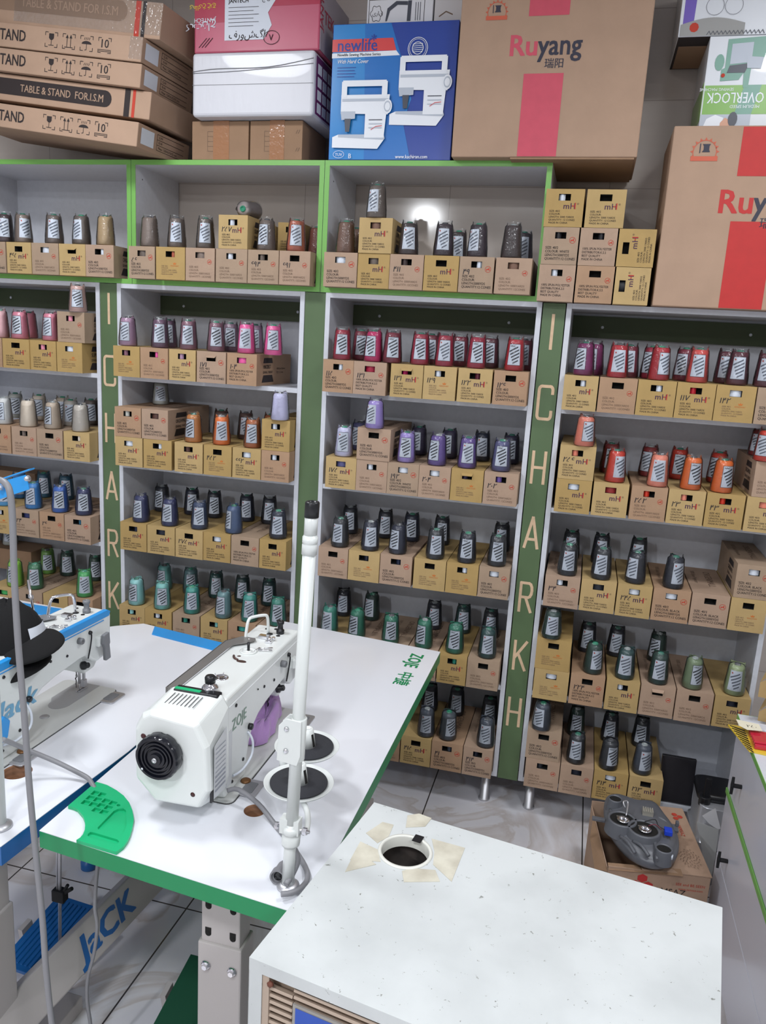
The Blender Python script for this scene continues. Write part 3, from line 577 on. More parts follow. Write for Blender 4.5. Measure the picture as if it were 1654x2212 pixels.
R.append(('b3', 'top white shelf, right-hand bay', SH[0], False, [(1210, 1290, 'M', ''), (1292, 1374, 'G', ''), (1375, 1458, 'M', ''), (1459, 1543, 'M', ':۱۱۷'), (1544, 1630, 'C', ':۱۴۲'), (1632, 1718, 'S', '')], [],
 [(1262, 'f', 0, 'fuchsia', 'l'), (1283, 0.09, 0, 'fuchsia', 'l'), (1335, 'f', 0, 'scarlet', 'c'), (1358, 0.09, 0, 'wine', 'c'), (1425, 'f', 0, 'scarlet', 'r'), (1407, 0.10, 0, 'crimson', 'l'), (1478, 0.1, 0, 'wine', 'l'), (1508, 'f', 0, 'coral', 'c'), (1567, 0.09, 0, 'maroon', 'c'), (1594, 'f', 0, 'maroon', 'c'), (1655, 'f', 0, 'maroon', 'c')]))
R.append(('b3', 'second white shelf, right-hand bay', SH[1], False, [(1199, 1276, 'M', ''), (1279, 1356, 'M', ''), (1361, 1439, 'G', ':۲۵۲'), (1441, 1521, 'M', ':۲۳'), (1523, 1606, 'M', ':۴۳'), (1609, 1694, 'M', '')], [(1207, 1285, 'M', ':۲۵۶'), (1628, 1712, 'G', 'L')],
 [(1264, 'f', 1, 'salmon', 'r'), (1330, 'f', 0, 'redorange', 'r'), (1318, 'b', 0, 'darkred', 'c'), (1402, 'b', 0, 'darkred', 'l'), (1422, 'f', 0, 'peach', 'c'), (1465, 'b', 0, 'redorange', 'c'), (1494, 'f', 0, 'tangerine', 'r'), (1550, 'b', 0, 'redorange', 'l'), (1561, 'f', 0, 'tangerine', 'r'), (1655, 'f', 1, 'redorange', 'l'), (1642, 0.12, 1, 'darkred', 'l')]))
R.append(('b3', 'third white shelf, right-hand bay', SH[2], False, [(1175, 1251, 'G', ':۳۴'), (1253, 1329, 'M', ''), (1331, 1406, 'M', ':۲۴۵'), (1408, 1489, 'K', ''), (1491, 1573, 'K', ''), (1575, 1655, 'C', '')], [(1588, 1668, 'K', 'L')],
 [(1227, 'f', 0, 'charcoal', 'c'), (1300, 'f', 0, 'charcoal', 'c'), (1374, 'f', 0, 'midnight', 'l'), (1456, 'f', 0, 'midnight', 'r'), (1233, 'b', 0, 'charcoal', 'c'), (1298, 'b', 0, 'midnight', 'c'), (1378, 'b', 0, 'charcoal', 'c')]))
R.append(('b3', 'fourth white shelf, right-hand bay', SH[3], False, [(1152, 1227, 'C', ''), (1230, 1304, 'P', ':۲۲۴'), (1307, 1379, 'M', ''), (1381, 1456, 'G', 'f'), (1458, 1538, 'G', ''), (1540, 1622, 'M', '')], [(1157, 1232, 'C', '')],
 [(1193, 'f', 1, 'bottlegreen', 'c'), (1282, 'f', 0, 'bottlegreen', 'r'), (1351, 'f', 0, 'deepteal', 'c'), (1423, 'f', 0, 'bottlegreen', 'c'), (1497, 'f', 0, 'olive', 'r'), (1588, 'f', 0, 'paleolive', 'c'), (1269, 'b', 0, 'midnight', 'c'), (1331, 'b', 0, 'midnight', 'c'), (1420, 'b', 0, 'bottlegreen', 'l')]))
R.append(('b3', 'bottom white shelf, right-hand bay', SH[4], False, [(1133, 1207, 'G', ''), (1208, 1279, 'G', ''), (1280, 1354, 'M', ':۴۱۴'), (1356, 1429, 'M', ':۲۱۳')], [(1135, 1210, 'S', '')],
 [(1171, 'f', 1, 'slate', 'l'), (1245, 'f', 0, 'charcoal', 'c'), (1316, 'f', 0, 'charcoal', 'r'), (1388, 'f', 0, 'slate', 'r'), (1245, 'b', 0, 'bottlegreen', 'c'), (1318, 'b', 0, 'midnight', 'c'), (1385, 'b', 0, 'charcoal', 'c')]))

LIM = {'u0': (-2.561, -1.808), 'u1': (-1.768, -1.022), 'u2': (-0.982, -0.212), 'b0': (-2.714, -1.956), 'b1': (-1.839, -1.081), 'b2': (-0.960, -0.202), 'b3': (-0.080, 0.678)}
for bay, where, z, fr, low, up, cones in R:
    cc = [K[c[3]] for c in cones]
    for lv, lst in ((0, low), (1, up)):
        prev = None; lo, hi = LIM[bay]
        for i, (l, r, kind, opt) in enumerate(lst):
            zb = z + lv * (BH + 0.0008); y = FY + random.uniform(-0.003, 0.003)
            x0, x1 = max(XP(l, y, zb + BH / 2), lo), min(XP(r, y, zb + BH / 2), hi)
            if prev is not None and x0 < prev + 0.0008: x0 = prev + 0.0008
            ws = (x1 - x0) / BW * 0.99; prev = x0 + ws * BW
            nl = nth(i, len(lst), fr) if lv == 0 else ('raised ' + nth(i, len(lst), fr) if len(lst) > 1 else 'raised above the row')
            lab = '%s, %s, %s' % (KNAME[kind], nl, where)
            carton((x0, y, zb + 0.0004), kind, lab, 'thread cartons on the ' + where, ws, opt, random.choice(cc), 0, top=z < 1.3)
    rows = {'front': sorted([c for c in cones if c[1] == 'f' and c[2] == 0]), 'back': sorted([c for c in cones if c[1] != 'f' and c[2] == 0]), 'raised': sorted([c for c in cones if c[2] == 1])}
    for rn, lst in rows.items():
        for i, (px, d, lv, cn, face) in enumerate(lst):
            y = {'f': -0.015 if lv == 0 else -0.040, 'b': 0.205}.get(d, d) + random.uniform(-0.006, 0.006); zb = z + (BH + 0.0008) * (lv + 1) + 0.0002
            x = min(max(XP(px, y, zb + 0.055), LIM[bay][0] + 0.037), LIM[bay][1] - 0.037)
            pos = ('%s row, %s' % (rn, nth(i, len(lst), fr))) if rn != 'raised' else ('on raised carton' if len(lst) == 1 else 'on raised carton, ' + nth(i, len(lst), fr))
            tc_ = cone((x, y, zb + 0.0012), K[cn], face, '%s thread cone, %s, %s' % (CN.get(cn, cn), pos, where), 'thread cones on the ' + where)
            if lv and bay[0] == 'b': tc_.scale.z = 0.93 if d == 'f' else 0.83

# the turned carton on the centre-left top shelf
zt = SH[0]
xa = XP(490, FY, zt + 0.06)
carton((xa, FY, zt + 0.0004), 'P', 'tan carton with big black side print, rightmost, top white shelf, centre-left bay', 'thread cartons on the top white shelf, centre-left bay', (XP(554, FY, zt + 0.06) - xa) / BW, 'sH:۱۰۴', K['hotpink'])
# yellow carton further back in the middle cabinet, and the cone lying on the raised carton
carton((XP(600, 0.10, ZU + 0.18), -0.03, ZU + BH + 0.0012), 'M', 'mustard carton set back behind the terracotta cone, middle green-edged cabinet', 'thread cartons on the middle green-edged cabinet', 0.8).location.y = 0.10
zl = ZU + 2 * BH + 0.0025
t = cone((XP(524, -0.02, zl + 0.036), 0.09, zl + 0.0345), (150, 140, 138), 'c', 'thread cone lying on its side, green core facing out, middle green-edged cabinet', 'thread cones on the middle green-edged cabinet', tilt=(PI / 2 + 0.07, 0.0, 0.0))
linkm([c for c in t.children if c.name.startswith('core_tip')][0], 0, TIPS[0])
# stack on the right-hand shelf unit
zs = TOPL
STK = [(0, [(1162, 1241, 'P', ''), (1243, 1325, 'P', ''), (1327, 1403, 'M', 'R')], 'bottom row'), (1, [(1171, 1249, 'W', ''), (1251, 1332, 'P', ''), (1334, 1415, 'M', 'R')], 'middle row'), (2, [(1177, 1261, 'M', ''), (1265, 1351, 'M', '')], 'top row')]
for lv, lst, rn in STK:
    prev = None
    for i, (l, r, kind, opt) in enumerate(lst):
        zb = zs + lv * (BH + 0.001); x0, x1 = XP(l, FY, zb + 0.06), XP(r, FY, zb + 0.06)
        if prev is not None and x0 < prev + 0.001: x0 = prev + 0.001
        ws = (x1 - x0) / BW * 0.985; prev = x0 + ws * BW
        lab = '%s%s, %s, %s, stack beside the green cabinets' % ('upended ' if opt else '', KNAME[kind].replace(' with four lines of polyester text', ' with polyester text').replace(' with bold white-colour lettering', ' with white-colour lettering'), rn, ['left', 'middle', 'right'][i] if len(lst) == 3 else ['left', 'right'][i])
        carton((x0, FY, zb + 0.0006), kind, lab, 'carton stack on the right-hand unit', ws, '', (30, 30, 34), 0, roll=1 if opt else 0)
# dark cartons lying at the back of the far-left bay
b = B(); b.box(0, XP(66, 0.165, 0.78) + 2.70, 0, 0.15, 0, 0.100); t = obj('storage_carton', b, M['brown'], None, (-2.70, 0.165, SH[3] + BH + 0.001), bevel=0.002); tag(t, 'large dark brown carton lying behind the lime cone, far-left bay', 'carton')
t['label'] = 'large dark brown carton lying at the back of the fourth shelf, far-left bay'
cone((XP(14, 0.22, SH[3] + BH + 0.2), 0.24, SH[3] + BH + 0.103), K['greywhite'], 'c', 'grey-white thread cone on the large dark carton, far-left bay', 'thread cones on the fourth white shelf, far-left bay')
b = B(); b.box(0, 0.27, 0, 0.10, 0, 0.10); t = obj('storage_carton', b, M['brown'], None, (-2.71, 0.215, SH[2] + BH + 0.001), bevel=0.002); tag(t, 'dark brown carton behind the blue cones, third shelf, far-left bay', 'carton')

# ================================================================== cartons on top of the cabinets
PR_Y = -0.0007
def T_(b, s_, x, z, size, m, **k): b.text(s_, (x, PR_Y, z), size=size, m=m, **k)
inkmats = [M['ink'], M['red_ink'], M['faint_ink'], M['label_white']]
# --- flat table-stand cartons, leaning down to the right
TL = math.radians(7.5)
CL = 0.80; CDp = 0.34
def icons(b, x, z, s, m=0):
    """glass, arrows, umbrella and 10 marks in corner brackets"""
    def P(u, v): return (x + u * s, PR_Y, z + v * s * 0.92)
    def br(u0):
        for (a, c, da, dc) in ((0, 0, 1, 1), (1, 0, -1, 1), (0, 1, 1, -1), (1, 1, -1, -1)):
            b.line([P(u0 + a + 0.22 * da, c), P(u0 + a, c), P(u0 + a, c + 0.22 * dc)], 0.0022, (0, -1, 0), m)
    for k in range(4): br(k * 1.45)
    b.poly([P(0.3, 0.92), P(0.3, 0.6), P(0.42, 0.48), P(0.58, 0.48), P(0.7, 0.6), P(0.7, 0.92)], m); b.line([P(0.5, 0.5), P(0.5, 0.12)], 0.0022, (0, -1, 0), m); b.line([P(0.3, 0.12), P(0.7, 0.12)], 0.0022, (0, -1, 0), m)
    for u in (1.8, 2.1):
        b.line([P(u, 0.15), P(u, 0.85)], 0.0024, (0, -1, 0), m); b.poly([P(u - 0.12, 0.72), P(u + 0.12, 0.72), P(u, 0.98)], m)
    b.line([P(1.62, 0.1), P(2.28, 0.1)], 0.0024, (0, -1, 0), m)
    b.poly([P(3.4 + 0.4 * math.cos(a), 0.45 + 0.22 * math.sin(a)) for a in [PI * i / 8 for i in range(9)]], m); b.line([P(3.4, 0.45), P(3.4, 0.08), P(3.28, 0.05)], 0.0022, (0, -1, 0), m)
    for k in range(4): b.line([P(3.2 + 0.13 * k, 0.75), P(3.25 + 0.13 * k, 0.9)], 0.0018, (0, -1, 0), m)
    b.text('10', P(4.45, 0.35), size=s * 0.75, m=m, bold=0.02); b.line([P(4.4, 0.2), P(5.3, 0.2)], 0.002, (0, -1, 0), m); b.line([P(4.4, 0.1), P(5.3, 0.1)], 0.002, (0, -1, 0), m)
STC = [  # right end x (front bottom corner), bottom z there, front y, height, kind, length
 (-1.648, 2.424, -0.19, 0.082, 'icons', 'lowest carton of the leaning stack, printed STAND with handling icons'),
 (-1.612, 2.519, -0.165, 0.092, 'band', 'second carton from the bottom of the leaning stack, with dark oval STAND print'),
 (-1.636, 2.618, -0.185, 0.078, 'icons', 'third carton from the bottom of the leaning stack, torn tape at its left'),
 (-1.628, 2.699, -0.19, 0.080, 'icons', 'fourth carton from the bottom of the leaning stack, glossy tape at its corner'),
 (-1.566, 2.775, -0.17, 0.115, 'big', 'topmost carton of the leaning stack, wrapped in film with red and black bands')]
for i, (x, z, y, h, kind, lab) in enumerate(STC):
    t = thing('stand_carton', 'tan ' + lab, 'carton', (x, y, z), (0, TL, math.radians(-3)), 'flat table-stand cartons leaning on the left cabinet')
    b = B(); b.box(-CL, 0, 0, CDp if kind != 'big' else 0.36, 0, h); obj('box_body', b, M['kraft'], t, bevel=0.003)
    b = B()
    if kind == 'icons':
        T_(b, 'TABLE & STAND', -0.490, h * 0.30, 0.052, 0, bold=0.035, sx=0.80, align='RIGHT'); icons(b, -0.405, h * 0.20, 0.052)
    elif kind == 'band':
        b.poly([(-0.75, PR_Y, 0.022), (-0.19, PR_Y, 0.022)] + [(-0.19 + 0.028 * math.sin(PI * k / 8), PR_Y, 0.050 - 0.028 * math.cos(PI * k / 8)) for k in range(9)] + [(-0.19, PR_Y, 0.078), (-0.75, PR_Y, 0.078)], 0)
        b.text('TABLE & STAND  FOR.I.S.M', (-0.195, PR_Y * 2, 0.037), size=0.036, m=2, align='RIGHT', bold=0.02, sx=0.86)
        b.box(-0.108, -0.085, PR_Y, -0.0004, 0, h, 0); b.box(-0.075, -0.063, PR_Y, -0.0004, 0, h, 1)
    else:
        b.poly([(-0.75, PR_Y, 0.045), (-0.17, PR_Y, 0.045)] + [(-0.17 + 0.03 * math.sin(PI * k / 8), PR_Y, 0.078 - 0.033 * math.cos(PI * k / 8)) for k in range(9)] + [(-0.17, PR_Y, 0.111), (-0.75, PR_Y, 0.111)], 2)
        b.text('TABLE & STAND FOR I.S.M', (-0.175, PR_Y * 2, 0.062), size=0.042, m=3, align='RIGHT', bold=0.01, sx=0.85)
        b.box(-0.106, -0.086, PR_Y, -0.0004, 0, h, 1); b.box(-0.078, -0.064, PR_Y, -0.0004, 0, h, 0)
    obj('front_print', b, inkmats[:2] + [mat('band_brown', (138, 112, 92), 0.7) if kind == 'big' else M['kraft'], M['kraft']], t, recalc=False)
    b = B(); X = 0.0008
    if kind == 'icons':
        b.poly([(X, 0.02, h * 0.2), (X, 0.10, h * 0.2), (X, 0.10, h * 0.85), (X, 0.02, h * 0.85)], 1)
        for k in range(4): b.line([(X, 0.12, h * (0.2 + 0.22 * k)), (X, 0.30, h * (0.2 + 0.22 * k))], 0.0016, (1, 0, 0))
        b.line([(X, 0.12, h * 0.2), (X, 0.12, h * 0.86)], 0.0016, (1, 0, 0))
        for k, s_ in enumerate(('Meas: 1200X670X92 mm', 'N.W:', 'G.W:')): b.text(s_, (X, 0.13, h * (0.26 + 0.22 * k)), ux=(0, 1, 0), size=h * 0.15)
        obj('end_print', b, [M['ink'], M['label_white']], t, recalc=False)
    if i in (3, 4):
        b = B(); b.box(-0.62 if i == 4 else -0.05, 0.0005, -0.0016, -0.0006, h * 0.1, h * 0.99); obj('clear_tape', b, M['film'], t)

# --- two small taped cartons
M['tape'] = mat('brown_parcel_tape', (158, 112, 78), 0.15, coat=0.6, bump=0.6, bscale=70)
for i, (x0, x1) in enumerate(((-1.530, -1.302), (-1.296, -1.092))):
    t = thing('taped_carton', ['left small brown carton with glossy tape, under the white wrapped box', 'right small brown carton with glossy tape, beside the blue box'][i], 'carton', (x0, 0.0, TOPU), group='small taped cartons on the middle cabinet')
    wd = x1 - x0
    b = B(); b.box(0, wd, 0, 0.26, 0.0005, 0.134); obj('box_body', b, M['brown'], t, bevel=0.002)
    b = B(); b.box(wd * 0.38, wd * 0.66, -0.001, 0.0, 0.001, 0.134); b.box(wd * 0.38, wd * 0.66, -0.001, 0.26, 0.134, 0.135); obj('parcel_tape', b, M['tape'], t)
    b = B()
    for k in range(5): b.line([(wd * 0.28, PR_Y, 0.03 + 0.017 * k), (wd * 0.6, PR_Y, 0.03 + 0.017 * k)], 0.0012, (0, -1, 0), 0)
    b.line([(wd * 0.28, PR_Y, 0.03), (wd * 0.28, PR_Y, 0.098)], 0.0012, (0, -1, 0), 0)
    if i:
        for zz in (0.03, 0.09): b.line([(wd * 0.88, PR_Y, zz), (wd * 0.91, PR_Y, zz + 0.012)], 0.002, (0, -1, 0), 0); b.line([(wd * 0.92, PR_Y, zz), (wd * 0.95, PR_Y, zz + 0.012)], 0.002, (0, -1, 0), 0)
    obj('front_print', b, [M['faint_ink']], t, recalc=False)

# --- white wrapped box with purple side
M['wrap_white'] = mat('wrapped_white', (206, 207, 214), 0.4, coat=0.1, bump=0.35, bscale=16, stretch=(3, 1, 1))
M['purple'] = mat('purple_print', (104, 44, 98), 0.35, coat=0.2)
t = thing('appliance_box', 'white film-wrapped box with purple side panel, on the two small brown cartons', 'box', (-1.505, -0.05, TOPU + 0.136))
b = B(); b.box(0, 0.468, 0, 0.33, 0.0005, 0.213); obj('box_body', b, M['wrap_white'], t, bevel=0.012, seg=3)
b = B(); b.box(0.4675, 0.4695, 0.02, 0.32, 0.012, 0.20, 0)
for r_ in range(4):
    for c_ in range(3): b.box(0.469, 0.4702, 0.035 + c_ * 0.055, 0.075 + c_ * 0.055, 0.02 + r_ * 0.042, 0.052 + r_ * 0.042, 1)
obj('side_print', b, [M['purple'], M['label_white']], t)
b = B(); b.tube([(0.003, -0.001, 0.150), (0.1, -0.002, 0.158), (0.3, -0.002, 0.160), (0.465, -0.001, 0.185)], 0.0012, 6); b.tube([(0.003, -0.001, 0.145), (0.2, -0.002, 0.150), (0.465, -0.001, 0.168)], 0.001, 6); b.box(0.002, 0.466, -0.001, 0.0002, 0.105, 0.1065)
obj('wrap_seam', b, M['grey_plastic'], t)

# --- red and pink box
M['crimson_card'] = mat('crimson_card', (168, 20, 62), 0.4, coat=0.1, bump=0.2, bscale=25)
M['pink_card'] = mat('pink_card', (186, 82, 108), 0.4, coat=0.1, bump=0.2, bscale=25)
M['yellow_ink'] = mat('yellow_ink', (222, 196, 60), 0.6)
t = thing('machine_box', 'crimson and pink film-wrapped box with a white label, upside down on the white box', 'box', (-1.508, -0.03, TOPU + 0.352))
b = B(); b.box(0, 0.478, 0, 0.33, 0.0005, 0.22); bb = obj('box_body', b, M['pink_card'], t, bevel=0.006)
b = B((0, -2.5e-5, 0)); b.box(0.002, 0.476, PR_Y, 0.0003, 0.145, 0.219, 0); b.box(0.002, 0.12, PR_Y * 0.9, 0.0003, 0.10, 0.15, 0)
b.poly([(0.12, PR_Y * 2, 0.04), (0.27, PR_Y * 2, 0.04), (0.30, PR_Y * 2, 0.085), (0.285, PR_Y * 2, 0.125), (0.335, PR_Y * 2, 0.195), (0.12, PR_Y * 2, 0.195)], 1)
b.text('JANTECH', (0.135, PR_Y * 3, 0.160), size=0.018, m=2, bold=0.03); b.text('جانتک', (0.262, PR_Y * 3, 0.165), size=0.020, m=2)
for k in range(6): b.line([(0.135, PR_Y * 3, 0.145 - 0.012 * k), (0.25 - 0.02 * (k % 2), PR_Y * 3, 0.145 - 0.012 * k)], 0.0014, (0, -1, 0), 2)
b.text('فروشگاه', (0.135, PR_Y * 3, 0.046), size=0.034, m=2, shear=0.2); b.text('JANTECH', (0.085, PR_Y * 2, 0.115), ux=(-1, 0, 0), uy=(0, 0, -1), size=0.020, m=1, bold=0.02)
b.text('جانتک', (0.085, PR_Y * 2, 0.098), ux=(-1, 0, 0), uy=(0, 0, -1), size=0.034, m=1, bold=0.02); b.text('چرخ خیاطی', (0.085, PR_Y * 2, 0.155), ux=(-1, 0, 0), uy=(0, 0, -1), size=0.02, m=3, bold=0.02)
for k in range(3): b.line([(0.02 + 0.012 * k, PR_Y * 2, 0.02), (0.05 + 0.012 * k, PR_Y * 2, 0.05)], 0.002, (0, -1, 0), 2)
b.line([(0.30 + 0.03 * math.cos(a), PR_Y * 2, 0.045 + 0.022 * math.sin(a)) for a in [2 * PI * k / 18 for k in range(19)]], 0.0018, (0, -1, 0), 2); b.text('۷', (0.29, PR_Y * 2, 0.035), size=0.03, m=2)
obj('front_print', b, [M['crimson_card'], M['label_white'], M['ink'], M['yellow_ink']], t, recalc=False)
b = B(); b.box(0.4785, 0.4795, 0.005, 0.32, 0.004, 0.215, 0); b.text('JANTECH', (0.4802, 0.30, 0.20), ux=(0, 0, -1), uy=(0, 1, 0), size=0.01, m=1); b.text('JANTECH', (0.4802, 0.03, 0.07), ux=(0, 0, 1), uy=(0, -1, 0), size=0.045, m=1, bold=0.03)
b.text('TEK', (0.4802, 0.04, 0.10), ux=(0, 1, 0), size=0.06, m=1, bold=0.03)
obj('side_print', b, [mat('grey_pink_card', (170, 160, 168), 0.4), M['crimson_card']], t, recalc=False)

# --- blue sewing machine box
M['blue_card'] = mat('bright_blue_card', (34, 130, 200), 0.25, coat=0.4); M['navy_card'] = mat('royal_blue_card', (30, 62, 150), 0.25, coat=0.4)
M['red_card'] = mat('red_card', (208, 62, 62), 0.3, coat=0.3); M['print_white'] = mat('print_white', (226, 230, 236), 0.4); M['print_grey'] = mat('print_grey', (176, 184, 196), 0.4); M['print_dark'] = mat('print_dark', (60, 64, 76), 0.4)
bw, bh = 0.445, 0.441
t = thing('sewing_machine_box', 'blue retail box printed with two white sewing machines, beside the big striped carton', 'box', (-0.990, -0.002, TOPU))
b = B(); b.box(0, bw, 0, 0.235, 0.0005, bh); obj('box_body', b, M['navy_card'], t, bevel=0.002)
b = B((0, -2.5e-5, 0)); Q = lambda u, v, k=1: (u * bw, PR_Y * k, v * bh)
b.poly([Q(0.005, 0.005), Q(0.52, 0.005), Q(0.66, 0.45), Q(0.47, 0.995), Q(0.005, 0.995)], 0); b.poly([Q(0.30, 0.005, 1.5), Q(0.68, 0.005, 1.5), Q(0.60, 0.3, 1.5), Q(0.66, 0.5, 1.5), Q(0.47, 0.995, 1.5), Q(0.26, 0.995, 1.5)], 5)
b.poly([Q(0.0, 0.80, 2), Q(0.52, 0.80, 2), Q(0.49, 0.89, 2), Q(0.0, 0.89, 2)], 1); b.poly([Q(0.0, 0.755, 2), Q(0.55, 0.765, 2), Q(0.52, 0.80, 2), Q(0.0, 0.79, 2)], 2)
b.text('newlife', Q(0.04, 0.805, 3), size=0.055, m=4, bold=0.02, sx=0.93); b.text('*', Q(0.315, 0.845, 3), size=0.045, m=4, bold=0.03)
b.text('Newlife Sewing Machine Series', Q(0.045, 0.768, 3), size=0.0125, m=3, bold=0.02); b.text('With Hard Cover', Q(0.045, 0.715, 3), size=0.018, m=2, shear=0.25, bold=0.02, sx=0.86)
for k in range(4): b.line([Q(0.05, 0.685 - 0.022 * k, 3), Q(0.20 - 0.01 * (k % 2), 0.685 - 0.022 * k, 3)], 0.002, (0, -1, 0), 4)
cx, cz = 0.69, 0.81
for rr, wv in ((0.034, 0.002), (0.029, 0.0012), (0.019, 0.002)): b.line([(cx * bw + rr * math.cos(a), PR_Y * 2, cz * bh + rr * math.sin(a)) for a in [2 * PI * k / 28 for k in range(29)]], wv, (0, -1, 0), 2)
for k in range(5): b.line([(cx * bw - 0.017, PR_Y * 2, cz * bh - 0.012 + 0.006 * k), (cx * bw + 0.017, PR_Y * 2, cz * bh - 0.010 + 0.006 * k)], 0.0016, (0, -1, 0), 2)
def sm(u, v, s, k):
    P = lambda a, c, kk=0: (u + a * s, PR_Y * (k + kk), v + c * s)
    b.poly([P(0, 0), P(0.78, -0.02), P(0.90, 0.14), P(0.88, 0.16), P(0.1, 0.2), P(0, 0.16)], 2); b.poly([P(0.1, 0.16, 1), P(0.88, 0.12, 1), P(0.90, 0.14, 1), P(0.88, 0.2, 1), P(0.1, 0.2, 1)], 6)
    b.poly([P(0.55, 0.15, 1), P(0.88, 0.15, 1), P(0.92, 0.72, 1), P(0.55, 0.7, 1)], 2); b.poly([P(0.13, 0.52, 1), P(0.93, 0.50, 1), P(0.95, 0.80, 1), P(0.13, 0.80, 1)], 2)
    b.poly([P(0.15, 0.70, 2), P(0.94, 0.70, 2), P(0.93, 0.74, 2), P(0.15, 0.74, 2)], 6); b.poly([P(0.15, 0.42, 2), P(0.38, 0.44, 2), P(0.38, 0.55, 2), P(0.13, 0.55, 2)], 6); b.poly([P(0.22, 0.24, 2), P(0.29, 0.24, 2), P(0.31, 0.44, 2), P(0.20, 0.44, 2)], 7)
    b.line([P(0.18, 0.79, 2), P(0.18, 0.97, 2), P(0.86, 0.97, 2), P(0.86, 0.79, 2)], 0.022 * s / 0.24, (0, -1, 0), 2)
    for rr, m_ in ((0.11, 2), (0.085, 6), (0.06, 2)): b.poly([P(0.92 + rr * 0.7 * math.cos(a), 0.62 + rr * math.sin(a), 3 + rr * -1) for a in [2 * PI * q / 18 for q in range(18)]], m_)
    for r_ in range(3): b.line([P(0.62, 0.42 - 0.06 * r_, 3), P(0.84, 0.42 - 0.06 * r_, 3)], 0.0025, (0, -1, 0), 6 if r_ else 7)
    b.line([P(0.66, 0.27, 3), P(0.74, 0.32, 3), P(0.84, 0.33, 3)], 0.002, (0, -1, 0), 1)
sm(0.22, 0.115, 0.215, 3); sm(0.015, 0.04, 0.215, 8)
b.text('www.kachiran.com', Q(0.56, 0.012, 3), size=0.017, m=2, sx=0.88, bold=0.02); b.text('TUV', Q(0.09, 0.028, 3), size=0.014, m=2, align='CENTER'); b.line([(0.09 * bw + 0.02 * math.cos(a), PR_Y * 3, 0.018 + 0.012 * math.sin(a)) for a in [2 * PI * k / 20 for k in range(21)]], 0.0012, (0, -1, 0), 2)
b.text('B', Q(0.17, 0.012, 3), size=0.022, m=2)
obj('front_print', b, [M['blue_card'], M['red_card'], M['print_white'], M['ink'], M['navy_card'], mat('mid_blue_card', (24, 108, 186), 0.25, coat=0.4), M['print_grey'], M['print_dark']], t, recalc=False)

# --- white handle box on the blue box
t = thing('handle_box', 'small white box printed with a window handle, on the blue box', 'box', (-0.885, 0.045, TOPU + bh + 0.001))
b = B(); b.box(0, 0.235, 0, 0.17, 0.0, 0.10); obj('box_body', b, mat('white_card', (214, 214, 218), 0.5), t, bevel=0.002)
b = B(); z0 = 0.006
b.line([(0.008, PR_Y, z0), (0.205, PR_Y, z0), (0.205, PR_Y, 0.088), (0.008, PR_Y, 0.088), (0.008, PR_Y, z0)], 0.0018, (0, -1, 0), 0)
b.poly([(0.145, PR_Y, 0.018), (0.158, PR_Y, 0.018), (0.160, PR_Y, 0.082), (0.147, PR_Y, 0.082)], 1); b.poly([(0.068, PR_Y, 0.020), (0.074, PR_Y, 0.020), (0.084, PR_Y, 0.052), (0.110, PR_Y, 0.070), (0.146, PR_Y, 0.068), (0.146, PR_Y, 0.080), (0.105, PR_Y, 0.082), (0.074, PR_Y, 0.060)], 1)
b.line([(0.035 + 0.02 * math.cos(a) * (1 + 0.12 * math.cos(6 * a)), PR_Y, 0.045 + 0.024 * math.sin(a) * (1 + 0.12 * math.cos(6 * a))) for a in [2 * PI * k / 36 for k in range(37)]], 0.0016, (0, -1, 0), 0); b.text('یراق', (0.02, PR_Y, 0.04), size=0.018, m=0)
for k in range(3): b.line([(0.175 + 0.008 * k, PR_Y, 0.02), (0.175 + 0.008 * k, PR_Y, 0.075)], 0.0022, (0, -1, 0), 1)
obj('front_print', b, [M['ink'], M['print_dark']], t, recalc=False)
# white box behind, mostly out of frame
b = B(); b.box(0, 0.17, 0, 0.15, 0, 0.2); b.line([(0.03, -0.0007, 0.03), (0.07, -0.0007, 0.045), (0.11, -0.0007, 0.035)], 0.004, (0, -1, 0), 1)
t = obj('plain_box', b, [mat('grey_white_card', (196, 192, 192), 0.5), M['faint_ink']], None, (-0.712, 0.06, TOPU + bh + 0.002)); tag(t, 'plain grey-white box behind the window handle box, beside the striped carton', 'box')
t.location = (-0.645, 0.05, TOPU + bh + 0.001); t.scale.x = 0.58

# --- big kraft cartons with a red stripe
def sun_badge(b, cx, cz, r, mr, mk):
    b.lift = Vector((0, -2e-5, 0))
    b.line([(cx + r * math.cos(a), PR_Y, cz + r * math.sin(a)) for a in [math.radians(-20 + 220 * k / 16) for k in range(17)]], r * 0.07, (0, -1, 0), mr)
    for k in range(11):
        a = math.radians(-20 + 22 * k); b.poly([(cx + r * 1.05 * math.cos(a - 0.1), PR_Y, cz + r * 1.05 * math.sin(a - 0.1)), (cx + r * 1.05 * math.cos(a + 0.1), PR_Y, cz + r * 1.05 * math.sin(a + 0.1)), (cx + r * 1.25 * math.cos(a), PR_Y, cz + r * 1.25 * math.sin(a))], mr)
    b.poly([(cx - r * 1.15, PR_Y, cz - r * 0.75), (cx + r * 1.15, PR_Y, cz - r * 0.75), (cx + r * 1.15, PR_Y, cz - r * 0.35), (cx - r * 1.15, PR_Y, cz - r * 0.35)], mr)
    b.poly([(cx - r * 0.25, PR_Y, cz), (cx + r * 0.45, PR_Y, cz), (cx + r * 0.35, PR_Y, cz + r * 0.2), (cx + r * 0.35, PR_Y, cz + r * 0.5), (cx + r * 0.45, PR_Y, cz + r * 0.68), (cx - r * 0.25, PR_Y, cz + r * 0.68), (cx - r * 0.12, PR_Y, cz + r * 0.5), (cx - r * 0.12, PR_Y, cz + r * 0.2)], mk)
    b.line([(cx - r * 0.42, PR_Y, cz - 0.05 * r), (cx - r * 0.42, PR_Y, cz + r * 0.7)], r * 0.08, (0, -1, 0), mk)
